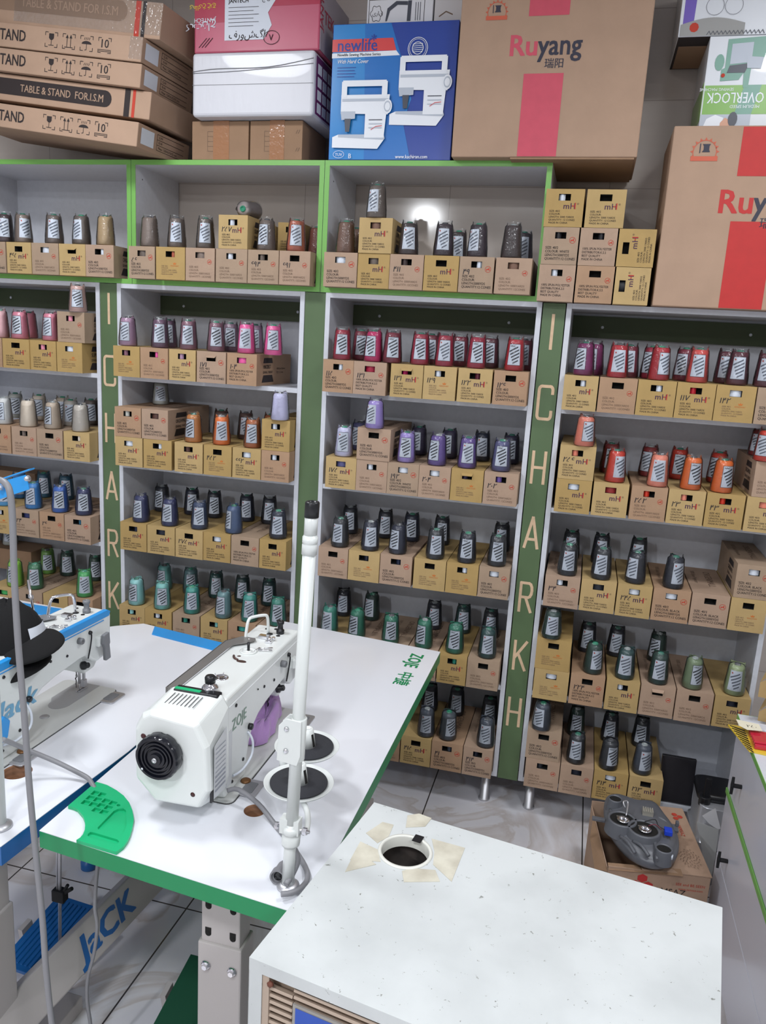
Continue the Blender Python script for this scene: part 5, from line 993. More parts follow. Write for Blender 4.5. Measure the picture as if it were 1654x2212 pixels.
    # caps on the top, thread tower, handle loop
    for x, y, r in ((0.004, 0.172, 0.009), (0.030, 0.168, 0.006), (-0.018, 0.205, 0.0055), (0.006, 0.212, 0.0055), (0.020, 0.196, 0.003)): b = B(); b.lathe([(r, 0), (r * 0.8, 0.0012), (0.0006, 0.0015)], (x, y, 0.2497), n=16); obj('rubber_plug', b, M['black'], t)
    b = B(); b.lathe([(0.011, 0), (0.011, 0.010), (0.0075, 0.012), (0.0075, 0.026), (0.010, 0.028), (0.010, 0.036), (0.004, 0.037), (0.0035, 0.030)], (0.028, 0.188, 0.2497), n=20); obj('thread_post', b, M['black'] if z_style else M['grey_plastic'], t)
    b = B(); b.tube([(-0.040, 0.110, 0.250), (-0.041, 0.118, 0.275), (-0.040, 0.128, 0.298), (-0.034, 0.142, 0.303), (-0.012, 0.168, 0.303), (-0.006, 0.176, 0.296), (-0.005, 0.180, 0.275), (-0.005, 0.182, 0.250)], 0.0042, 10); obj('take_up_guard', b, M['body_white'] if z_style else M['chrome'], t)
    b = B(); b.box(-0.012, 0.018, 0.128, 0.146, 0.2500, 0.259); obj('pretension_block', b, M['chrome'], t, bevel=0.002)
    b = B(); b.cyl((0.024, 0.118, 0.252), (0.024, 0.118, 0.262), 0.006, 12); b.cyl((0.032, 0.130, 0.252), (0.032, 0.130, 0.260), 0.0045, 10); b.box(0.018, 0.034, 0.105, 0.112, 0.2505, 0.256); obj('pretension_post', b, M['chrome'], t)
    # right side fittings
    X = 0.0703
    for y, z, r in ((-0.185, 0.215, 0.0045), (-0.020, 0.190, 0.004), (0.045, 0.180, 0.004), (-0.140, 0.055, 0.0045), (-0.200, 0.030, 0.004), (-0.060, 0.200, 0.0022)): b = B(); b.lathe([(r, 0), (r * 0.85, 0.0022), (0.0005, 0.0026)], (X, y, z), (1, 0, 0), 12); obj('side_screw', b, M['black'], t)
    b = B(); b.box(X, X + 0.002, -0.225, 0.205, 0.2265, 0.2285); obj('cover_seam', b, mat('bright_trim', (236, 238, 240), 0.3) if z_style else M['sky_blue'], t)
    if not z_style:
        b = B(); b.prism([(-0.2, 0.232), (0.232, 0.232), (0.238, 0.245), (0.225, 0.2525), (-0.2, 0.2535)], (X - 0.014, 0, 0), (0, 1, 0), (0, 0, 1), (0.0150, 0, 0)); obj('blue_stripe', b, M['sky_blue'], t, bevel=0.002)
        b = B(); b.text('Jack', (X + 0.0008, -0.215, 0.105), ux=(0, 1, 0), uy=(0, 0, 1), size=0.070, bold=0.04, sx=1.2, shear=0.25); obj('printed_name', b, mat('pale_blue_print', (112, 166, 198), 0.5), t, recalc=False)
        b = B(); b.prism([(-0.225, 0.06), (-0.20, 0.07), (-0.19, 0.11), (-0.21, 0.13), (-0.225, 0.12)], (X, 0, 0), (0, 1, 0), (0, 0, 1), (0.02, 0, 0)); obj('blue_tag', b, M['sky_blue'], t, bevel=0.004)
    else:
        b = B(); b.text('ZOJE', (X + 0.0006, -0.205, 0.158), ux=(0, 1, 0), uy=(0, 0, 1), size=0.040, bold=0.02, sx=0.90); obj('printed_name', b, M['pale_green_ink'], t, recalc=False)
        b = B(); b.box(X + 0.0, X + 0.0012, -0.232, -0.205, 0.03, 0.165, 0)
        obj('rating_sticker', b, M['ratings'], t)
    b = B(); XH = 0.0815
    b.poly([(0.083, -0.322, 0.06), (0.0800, -0.255, 0.05), (0.0800, -0.255, 0.20), (0.083, -0.322, 0.185)], 0)
    for k in range(10): b.line([(0.0840, -0.315, 0.075 + 0.011 * k), (0.0812, -0.262, 0.070 + 0.011 * k)], 0.0018 if k > 3 else 0.004, (1, 0, 0), 1)
    if z_style: st = obj('spec_sticker', b, [M['ratings'], mat('sticker_grey_ink', (150, 154, 166), 0.6)], hs, recalc=False); st.location.x = 0.0012
    b = B(); b.box(0.079, 0.0835, -0.330, -0.320, 0.055, 0.082); obj('power_socket', b, M['black'], hs)
    # tension unit, levers, needle bar and presser foot at the head
    b = B(); b.lathe([(0.009, 0), (0.009, 0.012), (0.0075, 0.014), (0.004, 0.014), (0.0038, 0.010)], (X, 0.095, 0.205), (1, 0, 0), 18); obj('thread_guide_stud', b, M['grey_plastic'], t)
    b = B(); b.tube([(X, 0.140, 0.215), (X + 0.006, 0.142, 0.205), (X + 0.004, 0.138, 0.17), (X + 0.002, 0.130, 0.14)], 0.002, 8); b.lathe([(0.006, 0), (0.005, 0.006), (0.001, 0.007)], (X, 0.142, 0.212), (1, 0, 0), 12); obj('tension_wire', b, M['black'], t)
    b = B(); b.box(X - 0.02, X + 0.012, 0.165, 0.195, 0.16, 0.19); obj('lifter_boss', b, M['body_white'], t, bevel=0.005)
    b = B(); b.prism([(0.175, 0.195), (0.200, 0.198), (0.203, 0.165), (0.200, 0.160), (0.205, 0.118), (0.182, 0.116), (0.180, 0.155), (0.172, 0.170)], (X + 0.012, 0, 0), (0, 1, 0), (0, 0, 1), (0.012, 0, 0)); obj('presser_lifter', b, M['black'] if z_style else M['grey_plastic'], t, bevel=0.003)
    b = B(); b.lathe([(0.012, 0), (0.012, 0.008), (0.008, 0.010), (0.008, 0.020), (0.006, 0.022)], (0.038, 0.150, 0.105), (1, 0.0, 0.25), 16); obj('reverse_button', b, M['black'], t)
    b = B(); b.cyl((0.0, 0.185, 0.03), (0.0, 0.185, 0.09), 0.0042, 12); b.cyl((0.0, 0.185, 0.006), (0.0, 0.185, 0.035), 0.0012, 8); obj('needle_bar', b, M['steel'], t)
    b = B(); b.cyl((0.0, 0.205, 0.022), (0.0, 0.205, 0.10), 0.005, 12); b.box(-0.006, 0.006, 0.198, 0.212, 0.012, 0.034); b.box(-0.007, -0.002, 0.175, 0.212, 0.0055, 0.009); b.box(0.002, 0.007, 0.175, 0.212, 0.0055, 0.009); obj('presser_foot', b, M['steel'], t, bevel=0.001)
    b = B(); b.tube([(0.008, 0.16, 0.085), (0.010, 0.16, 0.07), (0.013, 0.158, 0.064), (0.008, 0.157, 0.058), (0.012, 0.156, 0.052), (0.009, 0.157, 0.040)], 0.0013, 6); b.cyl((0.01, 0.157, 0.07), (0.01, 0.157, 0.03), 0.0009, 6); obj('check_spring', b, M['black'], t)
    # knee-lift socket, oil cap at the column foot, internal wire
    b = B(); b.lathe([(0.012, 0), (0.012, 0.004), (0.009, 0.006), (0.001, 0.006)], (0.083, -0.150, 0.004), n=20); obj('oil_cap', b, mat('brass_dark', (120, 84, 50), 0.4, 0.5), t)
    b = B(); b.tube([(X, -0.115, 0.115), (X + 0.012, -0.112, 0.09), (X + 0.012, -0.118, 0.055), (X + 0.008, -0.160, 0.040), (X + 0.002, -0.200, 0.045)], 0.003, 8); obj('sensor_wire', b, M['label_white'], t)
    b = B(); b.lathe([(0.008, 0), (0.008, 0.008), (0.006, 0.010), (0.001, 0.010)], (X, -0.108, 0.125), (1, 0, 0), 14); obj('knee_button', b, M['black'], t)
    return t
machine((-0.77, -1.16, TZ), 'white sewing machine with black hand wheel and green stripe, on the green-edged table', True)
machine((-1.336, -1.222, TZ), 'white sewing machine with blue stripe under the black cap, on the blue-edged table', False, math.radians(-1.5))

jm = [o for o in S.objects if o.name == 'sewing_machine.001'][0]
b = B(); b.cyl((-0.003, 0.02, 0.252), (-0.024, 0.022, 0.386), 0.0035, 10); b.cyl((-0.003, 0.02, 0.255), (0.03, 0.03, 0.257), 0.004, 8); obj('thread_rod', b, M['chrome'], jm)
# power leads of the machine
M['lead'] = mat('grey_lead', (128, 128, 132), 0.45)
b = B(); b.tube([(-0.690, -1.405, 0.785), (-0.665, -1.40, 0.790), (-0.61, -1.415, 0.775), (-0.56, -1.445, 0.757), (-0.50, -1.50, 0.756), (-0.445, -1.56, 0.757), (-0.427, -1.602, 0.760), (-0.436, -1.640, 0.762), (-0.458, -1.658, 0.764)], 0.0055, 10)
lead = obj('power_lead', b, M['lead']); tag(lead, 'grey lead from the machine with the purple cloth to a round plug', 'cable')
pp = U(600, 1893, 2, TZ + 0.016); pq = U(628, 1846, 2, TZ + 0.012); ax = (pp - pq).normalized()
b = B(); b.lathe([(0.008, 0), (0.012, 0.012), (0.013, 0.034), (0.0155, 0.036), (0.0155, 0.050), (0.0125, 0.050), (0.012, 0.044), (0.0005, 0.044)], tuple(pp - ax * 0.045), tuple(ax), 24, smooth=False)
pl = obj('plug', b, M['lead'], lead, recalc='x')
b = B()
for k in range(3): u = ax.orthogonal().normalized(); v = ax.cross(u); q = pp - ax * 0.0 + (u * math.cos(2.1 * k) + v * math.sin(2.1 * k)) * 0.005; b.cyl(tuple(q - ax * 0.002), tuple(q + ax * 0.002), 0.0018, 8)
b.lathe([(0.0085, 0.0), (0.0085, 0.0012), (0.001, 0.0012)], tuple(pp - ax * 0.0005), tuple(ax), 18); obj('plug_face', b, M['black'], pl)

# purple cloth under the presser foot
PC = [(577, 1512), (592, 1520), (606, 1530), (602, 1556), (588, 1580), (580, 1596), (566, 1604), (548, 1607), (538, 1604), (537, 1580), (546, 1552), (562, 1526)]
cp = [U(x, y, 2, TZ + 0.015) for x, y in PC]; cc = sum(cp, Vector()) / len(cp)
b = B(); rings = []
rnd = random.Random(5)
for j, (k, hz) in enumerate([(1.0, 0.003), (1.03, 0.018), (0.95, 0.040), (0.72, 0.058), (0.45, 0.044), (0.22, 0.024)]):
    ring_ = []
    N = 48
    for i in range(N):
        f = i * len(cp) / N; a0 = cp[int(f) % len(cp)]; a1 = cp[(int(f) + 1) % len(cp)]; p = a0.lerp(a1, f - int(f))
        q = cc + (p - cc) * k; wv = 0.006 * math.sin(i * 0.9 + j * 1.3) + 0.004 * math.sin(i * 2.1 + j)
        ring_.append((q.x + wv * 0.7, q.y + wv, TZ + 0.0055 + hz + (wv * 1.4 if j else 0)))
    rings.append(ring_)
b.ring(rings, cap0=False)
cl = obj('cloth', b, mat('mauve_cloth', (176, 138, 194), 0.85, bump=0.3, bscale=300, sheen=0.3), None, subsurf=1, recalc='x'); tag(cl, 'crumpled mauve cloth scrap under the needle of the green-striped machine', 'cloth')

# thread stand on the green-edged table
M['pole_white'] = mat('pole_white', (214, 218, 216), 0.3, coat=0.2)
ts = thing('thread_stand', 'tall white thread stand pole with two empty black-padded spool discs, green-edged table', 'thread stand', (-0.46, -1.617, TZ))
def PZ(z): k = (z - TZ) / 0.765; return Vector((0.020 * k, 0.0, z - TZ))
b = B(); b.lathe([(0.022, 0.0005), (0.022, 0.005), (0.017, 0.008), (0.014, 0.010)], n=28); obj('base_ring', b, M['steel'], ts)
b = B(); b.cyl((0, 0, 0.008), tuple(PZ(0.89)), 0.0125, 20); obj('lower_pole', b, M['pole_white'], ts)
b = B(); b.cyl(tuple(PZ(0.87)), tuple(PZ(1.46)), 0.0120, 20); obj('upper_pole', b, M['pole_white'], ts)
b = B(); b.cyl(tuple(PZ(1.46)), tuple(PZ(1.50)), 0.0118, 20); b.lathe([(0.0138, 0), (0.0138, 0.018), (0.0125, 0.020), (0.0138, 0.021), (0.0138, 0.032)], tuple(PZ(1.425)), (0.03, 0, 1), 22); obj('pole_collar', b, M['pole_white'], ts)
b = B(); b.lathe([(0.0128, 0), (0.0128, 0.026), (0.0115, 0.028), (0.007, 0.028), (0.0065, 0.020), (0.0005, 0.020)], tuple(PZ(1.492)), (0.03, 0, 1), 22); obj('end_cap', b, M['black'], ts)
b = B(); b.lathe([(0.0175, 0), (0.018, 0.004), (0.018, 0.020), (0.015, 0.024), (0.0175, 0.026), (0.0175, 0.036), (0.014, 0.040)], tuple(PZ(0.845)), (0.03, 0, 1), 24); b.box(-0.018, 0.020, -0.010, 0.012, 0.12, 0.15); jc = obj('joint_clamp', b, M['pole_white'], ts, recalc='x')
b = B(); b.cyl((-0.032, 0, 0.128), (0.040, 0, 0.128), 0.003, 8); b.cyl((-0.030, 0, 0.128), (-0.024, 0, 0.128), 0.007, 6, smooth=False); b.cyl((0.026, 0, 0.128), (0.034, 0, 0.128), 0.007, 6, smooth=False); obj('clamp_bolt', b, M['chrome'], jc)
# bracket clamp half way up
q = PZ(1.07); b = B()
for dy in (-0.016, 0.004): b.prism([(q.x - 0.034, q.z - 0.045), (q.x + 0.006, q.z - 0.050), (q.x + 0.012, q.z - 0.03), (q.x + 0.012, q.z + 0.040), (q.x - 0.018, q.z + 0.042), (q.x - 0.032, q.z + 0.026)], (0, dy, 0), (1, 0, 0), (0, 0, 1), (0, 0.003, 0))
b.lathe([(0.0145, 0), (0.0145, 0.085)], tuple(q + Vector((0, 0, -0.045))), (0.03, 0, 1), 20); bk = obj('arm_bracket', b, M['pole_white'], ts, bevel=0.001)
b = B()
for dz in (-0.022, 0.022): b.lathe([(0.005, 0), (0.004, 0.003), (0.0005, 0.0035)], (q.x - 0.016, -0.0165, q.z + dz), (0, -1, 0), 12); b.cyl((q.x - 0.016, 0.007, q.z + dz), (q.x - 0.016, 0.016, q.z + dz), 0.003, 8)
obj('bracket_rivet', b, M['chrome'], bk)
DZ = 0.862 - TZ
for i, (dx, dy, zz) in enumerate(((-0.082, 0.322, DZ + 0.004), (-0.048, 0.178, DZ))):
    b = B(); b.lathe([(0.020, -0.002), (0.070, -0.001), (0.0745, 0.0035), (0.0755, 0.0032), (0.071, -0.003), (0.020, -0.004)], (dx, dy, zz), n=48, cap0=True, cap1=True); dk = obj('spool_disc', b, M['pole_white'], ts)
    b = B(); b.lathe([(0.062, 0), (0.062, 0.003), (0.0615, 0.0034), (0.010, 0.0034)], (dx, dy, zz), n=48); obj('felt_pad', b, mat('black_felt', (44, 45, 50), 0.95, bump=0.4, bscale=500), dk)
    b = B(); b.lathe([(0.0205, 0.0034), (0.0135, 0.046), (0.008, 0.048), (0.0075, 0.044)], (dx, dy, zz), n=24); pn = obj('spool_holder', b, M['pole_white'], dk)
    b = B(); b.prism([(-0.003, 0.006), (0.003, 0.006), (0.003, 0.036), (-0.003, 0.036)], (dx + 0.0195, dy - 0.006, zz), (0.3, 1, 0), (-0.17, 0, 1), (0.0015, -0.0005, 0)); obj('holder_slot', b, M['hole'], pn)
b = B(); b.tube([(0.012, 0.0, 0.135), (0.022, 0.03, 0.105), (0.0, 0.10, DZ - 0.012), (-0.048, 0.178, DZ - 0.010), (-0.082, 0.322, DZ - 0.010), (-0.11, 0.345, DZ - 0.012)], 0.006, 10); b.cyl((-0.048, 0.178, DZ - 0.03), (-0.048, 0.178, DZ), 0.008, 12); b.cyl((-0.082, 0.322, DZ - 0.03), (-0.082, 0.322, DZ + 0.002), 0.008, 12); b.cyl((-0.118, 0.265, DZ - 0.035), (-0.118, 0.265, DZ + 0.008), 0.009, 12)
obj('disc_arm', b, M['pole_white'], ts)
b = B(); b.tube([(0.008, 0.0, 0.09), (0.016, 0.006, 0.06), (0.008, 0.002, 0.03), (0.002, -0.018, 0.018)], 0.006, 10); obj('stand_lead', b, M['lead'], ts)

# thread stand of the blue-edged table with blue top arm and hanging lead
t = thing('thread_stand', 'white thread stand at the left picture edge with a blue top arm, blue-edged table', 'thread stand', (-1.100, -1.638, TZ))
b = B(); b.lathe([(0.024, 0.0005), (0.024, 0.005), (0.018, 0.009), (0.014, 0.012)], n=28); obj('base_ring', b, M['steel'], t)
b = B(); b.cyl((0, 0, 0.008), (0, 0, 0.73), 0.0125, 20); obj('pole', b, M['pole_white'], t)
b = B(); ar = Vector((0.135, 0.0, 0.775)); s_ = Vector((-0.03, -0.02, 0.775)); n_ = Vector((-(ar - s_).y, (ar - s_).x, 0)).normalized()
b.prism([(0, 0), (0.145, 0), (0.138, 0.030), (0, 0.036)], (-0.03, -0.012, 0.685), (0.91, 0.10, 0.36), (0, 0, 1), (0, 0.003, 0)); b.box(-0.03, 0.02, -0.02, 0.02, 0.680, 0.730)
b.prism([(0, 0), (0.147, 0), (0.147, 0.016), (0, 0.016)], (-0.03, -0.012, 0.721), (0.91, 0.10, 0.36), (0, 1, 0), (0, 0, 0.003)); arm_ = obj('thread_arm', b, M['sky_blue'], t, bevel=0.001)
b = B()
for u in (0.02, 0.05, 0.11): b.lathe([(0.006, 0), (0.004, 0.008), (0.002, 0.010)], (u, -0.008 , 0.718 + u * 0.39), (0, -1, 0), 12)
obj('thread_eyelet', b, M['steel'], arm_)
cab = [(-4, 1036, -1.71), (10, 1042, -1.715), (21, 1062, -1.72), (27, 1120, -1.72), (31, 1250, -1.72), (40, 1400, -1.72), (52, 1540, -1.72), (62, 1680, -1.725), (72, 1790, -1.73), (80, 1870, -1.735), (92, 1990, -1.74), (99, 2090, -1.745), (112, 2212, -1.75), (130, 2330, -1.76)]
b = B(); b.tube([tuple(U(x, y, 1, yy)) for x, y, yy in cab], 0.0060, 10); o_ = obj('hanging_lead', b, M['lead']); tag(o_, 'grey lead hanging from the blue thread arm down past the table edges', 'cable')
b = B(); b.tube([tuple(U(x, y, 1, -1.47)) for x, y in ((212, 1856), (208, 1900), (205, 1960), (210, 2000), (203, 2060), (190, 2110), (188, 2160), (196, 2220), (200, 2300))], 0.0045, 8); o_ = obj('floor_lead', b, M['lead']); tag(o_, 'grey lead hanging under the green-edged table in front of the printed beam', 'cable')
b = B(); b.tube([tuple(U(*p)) for p in ((6, 1602, 2, 0.86), (30, 1612, 2, 0.84), (60, 1625, 2, 0.815), (120, 1650, 2, 0.785), (165, 1672, 2, 0.765), (190, 1686, 2, 0.757), (200, 1700, 2, 0.752), (207, 1712, 2, 0.745))], 0.0055, 10); o_ = obj('machine_lead', b, M['lead']); tag(o_, 'grey lead crossing the blue-edged table towards the green tray', 'cable'); o_.location.z = 0.006

# cap hung on the blue-striped machine
M['cap_black'] = mat('black_cap_fabric', (7, 7, 9), 0.95, bump=0.3, bscale=400)
cq = U(32, 1375, 1, -1.30)
t = thing('cap', 'black cap with a white panel, hung on top of the blue-striped sewing machine', 'cap', tuple(cq))
b = B(); secs = []
for j in range(9):
    a = PI / 2 * j / 8.2; secs.append([(0.085 * math.cos(a) * math.cos(2 * PI * i / 28) - 0.0, 0.080 * math.cos(a) * math.sin(2 * PI * i / 28), 0.115 * math.sin(a) + 0.004 * math.sin(i * 1.2 + j)) for i in range(28)])
b.ring(secs, cap0=True); cr = obj('crown', b, M['cap_black'], t, loc=(-0.02, 0, -0.045)); cr.scale = (1.18, 1.1, 1.2)
b = B(); pts = []
for (u, v) in ((-0.2, 0.25), (0.15, 0.10), (0.45, 0.16), (0.15, 0.55)):
    aa = -PI / 2 + u * 1.2 + 0.75; bb = v * PI / 2; pts.append((0.087 * math.cos(bb) * math.cos(aa), 0.082 * math.cos(bb) * math.sin(aa), 0.118 * math.sin(bb)))
b.ring([[(0.0885 * math.cos(v) * math.cos(a), 0.0835 * math.cos(v) * math.sin(a), 0.1185 * math.sin(v)) for a in [(-0.35 + 0.9 * k / 6) - 0.35 * (v / 0.8) * (1 if k < 3 else 1.4) * 0 for k in range(7)]] for v in (0.12, 0.35, 0.62)], closed=False); obj('white_panel', b, M['label_white'], cr)
for (dx, dz, ry, sx) in ((0.060, 0.004, 0.10, 1.0), (0.018, -0.055, -0.02, 1.05)):
    b = B(); vs = [(0.085 * sx * math.cos(a) if math.cos(a) > 0 else 0.03 * math.cos(a), 0.075 * math.sin(a)) for a in [2 * PI * k / 30 for k in range(30)]]
    b.ring([[(x, y, -0.25 * y * y * 10 - 0.006) for x, y in vs], [(x * 1.02, y * 1.02, -0.25 * y * y * 10) for x, y in vs], [(x, y, -0.25 * y * y * 10 + 0.006) for x, y in vs], [(x * 0.5, y * 0.5, -0.6 * y * y + 0.010) for x, y in vs], [(x * 0.1, y * 0.1, 0.011) for x, y in vs]]); obj('brim', b, M['cap_black'], t, loc=(dx, -0.02, dz), rot=(0.25, ry, -0.2), subsurf=1)

# ================================================================== old white metal cabinet in front
M['old_white'] = mat('chipped_white_paint', (218, 222, 216), 0.45)
def chipped(m):
    nt = m.node_tree; b = nt.nodes['Principled BSDF']; tc = nt.nodes.new('ShaderNodeTexCoord')
    vo = nt.nodes.new('ShaderNodeTexNoise'); vo.inputs['Scale'].default_value = 60; vo.inputs['Detail'].default_value = 6; vo.inputs['Roughness'].default_value = 0.72; vo.inputs['Distortion'].default_value = 0.4
    rp = nt.nodes.new('ShaderNodeValToRGB'); rp.color_ramp.elements[0].position = 0.640; rp.color_ramp.elements[0].color = (0, 0, 0, 1); rp.color_ramp.elements[1].position = 0.655; rp.color_ramp.elements[1].color = (1, 1, 1, 1)
    n2 = nt.nodes.new('ShaderNodeTexNoise'); n2.inputs['Scale'].default_value = 5; n2.inputs['Detail'].default_value = 6
    r2 = nt.nodes.new('ShaderNodeValToRGB'); r2.color_ramp.elements[0].color = (*lin((186, 190, 190)), 1); r2.color_ramp.elements[1].color = (*lin((200, 204, 204)), 1); r2.color_ramp.elements[0].position = 0.35; r2.color_ramp.elements[1].position = 0.6
    mx = nt.nodes.new('ShaderNodeMix'); mx.data_type = 'RGBA'; mx.inputs[7].default_value = (*lin((122, 124, 118)), 1)
    for n in (vo, n2): nt.links.new(tc.outputs['Object'], n.inputs['Vector'])
    nt.links.new(vo.outputs[0], rp.inputs[0]); nt.links.new(n2.outputs[0], r2.inputs[0]); nt.links.new(rp.outputs[0], mx.inputs[0]); nt.links.new(r2.outputs[0], mx.inputs[6]); nt.links.new(mx.outputs[2], b.inputs['Base Color'])
chipped(M['old_white'])
CZ = 0.84
A0 = U(525, 2062, 2, CZ); B0 = U(808, 1733, 2, CZ); C0 = U(1560, 1960, 2, CZ)
ang = math.atan2((C0 - B0).y, (C0 - B0).x); cw = (C0 - B0).length; cdp = (A0 - B0).length
org = B0 + (A0 - B0); 
t = thing('metal_cabinet', 'old chipped white metal cabinet with a round hole in its top, nearest the viewer', 'cabinet', tuple(B0), (0, 0, ang))
Rz = Matrix.Rotation(-ang, 4, 'Z')
hc = Rz @ (U(875, 1840, 2, CZ) - B0); hr = 0.046
b = B(); hole_plate(b, 0, cw, -cdp, 0, 0, hc.x, hc.y, hr)
b.poly([(0, -cdp, 0), (cw, -cdp, 0), (cw, -cdp, -0.022), (0, -cdp, -0.022)]); b.poly([(cw, -cdp, 0), (cw, 0, 0), (cw, 0, -0.022), (cw, -cdp, -0.022)]); b.poly([(cw, 0, 0), (0, 0, 0), (0, 0, -0.022), (cw, 0, -0.022)]); b.poly([(0, 0, 0), (0, -cdp, 0), (0, -cdp, -0.022), (0, 0, -0.022)])
top = obj('top_sheet', b, M['old_white'], t); 
b = B(); b.lathe([(hr + 0.007, 0.0003), (hr + 0.006, 0.003), (hr + 0.001, 0.003), (hr, 0.0), (hr - 0.001, -0.02)], (hc.x, hc.y, 0), n=48, cap0=False, cap1=False); obj('hole_rim', b, M['cream_metal'], top)
b = B(); b.box(hc.x + 0.000, hc.x + 0.018, hc.y + hr - 0.012, hc.y + hr + 0.010, 0.003, 0.0042); obj('rim_notch', b, M['black'], top)
b = B(); b.lathe([(hr + 0.012, -0.10), (hr + 0.012, -0.022)], (hc.x, hc.y, 0), n=32, cap0=True, cap1=False); obj('hole_duct', b, mat('dark_brown_inside', (58, 50, 46), 0.8, noise=0.6, nscale=26, rgb2=(24, 20, 18)), t)  # dark brown lining below the hole, mottled by noise
M['residue'] = mat('tape_residue', (204, 200, 184), 0.6, noise=0.12, nscale=22, rgb2=(178, 172, 156))
for pi_, poly in enumerate(([(756, 1858), (778, 1818), (815, 1835), (822, 1862)], [(790, 1800), (826, 1776), (850, 1782), (840, 1806), (815, 1822)], [(932, 1812), (1004, 1832), (985, 1880), (975, 1905), (935, 1868), (938, 1840)], [(868, 1882), (890, 1876), (940, 1880), (950, 1905), (872, 1906)], [(880, 1762), (905, 1758), (932, 1768), (918, 1786), (876, 1788)], [(745, 1884), (768, 1838), (780, 1845), (812, 1868)])):
    q = [Rz @ (U(x, y, 2, CZ) - B0) for x, y in poly]; b = B(); b.prism([(p.x, p.y) for p in q], (0, 0, 0.0002), (1, 0, 0), (0, 1, 0), (0, 0, 0.0003 + 0.0001 * pi_)); obj('tape_residue', b, M['residue'], top)
b = B(); zt = -0.022; fr = 0.024
b.box(0.0, 0.0015, -cdp, 0, -CZ + 0.02, zt); b.box(cw - 0.0015, cw, -cdp, 0, -CZ + 0.02, zt); b.box(0, cw, -0.0015, 0, -CZ + 0.02, zt)
b.box(0, fr, -cdp, -cdp + 0.0015, -CZ + 0.02, zt); b.box(cw - fr, cw, -cdp, -cdp + 0.0015, -CZ + 0.02, zt); b.box(fr, cw - fr, -cdp, -cdp + 0.0015, -CZ + 0.02, -CZ + 0.06); b.box(0.0, cw, -cdp, 0, -CZ + 0.02, -CZ + 0.022)
obj('side_sheet', b, M['old_white'], t)
M['beige_grille'] = mat('beige_grille', (172, 154, 138), 0.55)
b = B(); b.box(fr, cw - fr, -cdp + 0.020, -cdp + 0.022, -CZ + 0.06, zt - 0.001, 0); b.box(fr, fr + 0.012, -cdp + 0.002, -cdp + 0.02, -CZ + 0.06, zt - 0.001); b.box(cw - fr - 0.012, cw - fr, -cdp + 0.002, -cdp + 0.02, -CZ + 0.06, zt - 0.001)
for x0, x1, z1 in ((fr + 0.012, 0.079, -0.048), (0.079, cw - fr - 0.012, -0.034)):
    k = 0
    while z1 - 0.0125 * k > -CZ + 0.08:
        z = z1 - 0.0125 * k; b.prism([(0, 0), (0.014, -0.004), (0.014, -0.001), (0.002, 0.004)], (x0, -cdp + 0.004, z), (0, 1, 0), (0, 0, 1), (x1 - x0 - 0.002, 0, 0)); k += 1
gr = obj('louvre_grille', b, M['beige_grille'], t)
b = B(); b.lathe([(0.006, 0), (0.005, 0.004), (0.0005, 0.004)], (fr + 0.014, -cdp + 0.004, -0.036), (0, -1, 0), 6); obj('grille_screw', b, mat('rusty_screw', (110, 64, 48), 0.7), gr)
b = B(); b.box(0.080, 0.27, -cdp + 0.001, -cdp + 0.0035, -0.26, -0.053, 1); b.poly([(0.085, -cdp + 0.0004, -0.25), (0.265, -cdp + 0.0004, -0.25), (0.265, -cdp + 0.0004, -0.058), (0.085, -cdp + 0.0004, -0.058)], 0); obj('badge_panel', b, [mat('blue_badge', (28, 74, 170), 0.4), mat('badge_frame', (150, 146, 140), 0.5)], gr, recalc=False)
for lx in (0.03, cw - 0.05):
    for ly in (-cdp + 0.03, -0.05):
        b = B(); b.box(lx, lx + 0.02, ly, ly + 0.02, -CZ, -CZ + 0.0205); obj('leg', b, M['black'], t)

# ================================================================== counter on the right
M['gloss_white'] = mat('gloss_white_front', (212, 213, 224), 0.28, coat=0.2)
KX = 0.556
t = thing('counter', 'white glossy counter with lime green edges and black pull knobs, right side', 'counter', (KX, 0, 0))
Y0, Y1 = -2.6, -0.452
b = B(); b.box(0.006, 0.60, Y0, Y1, 0.03, 0.728); obj('body', b, M['white_board'], t)
b = B(); b.box(-0.004, 0.62, Y0, Y1 + 0.004, 0.730, 0.746); obj('worktop', b, M['white_board'], t)
b = B(); b.box(-0.0055, -0.004, Y0, Y1 + 0.004, 0.730, 0.746); b.box(-0.004, 0.0, Y0, Y1, 0.484, 0.500); b.box(-0.0045, 0.62, Y1 + 0.004, Y1 + 0.0055, 0.730, 0.746); obj('edge_band', b, M['green_edge'], t)
for z0, z1, zk, yk in ((0.501, 0.728, 0.597, -0.617), (0.276, 0.483, 0.343, -0.603), (0.03, 0.272, 0.20, -1.1)):
    b = B(); b.box(0.0, 0.0058, Y0, Y1, z0, z1); dr = obj('drawer_front', b, M['gloss_white'], t, bevel=0.001)
    b = B(); b.cyl((0.0, yk, zk), (-0.022, yk, zk), 0.0065, 12); b.prism([(-0.028, 0.0), (0.0, 0.006), (0.028, 0.0), (0.028, -0.002), (0.0, -0.006), (-0.028, -0.002)], (-0.030, yk, zk), (0, 0, 1), (0, 1, 0), (0.008, 0, 0)); obj('pull_knob', b, M['matte_black'], dr, bevel=0.0015)
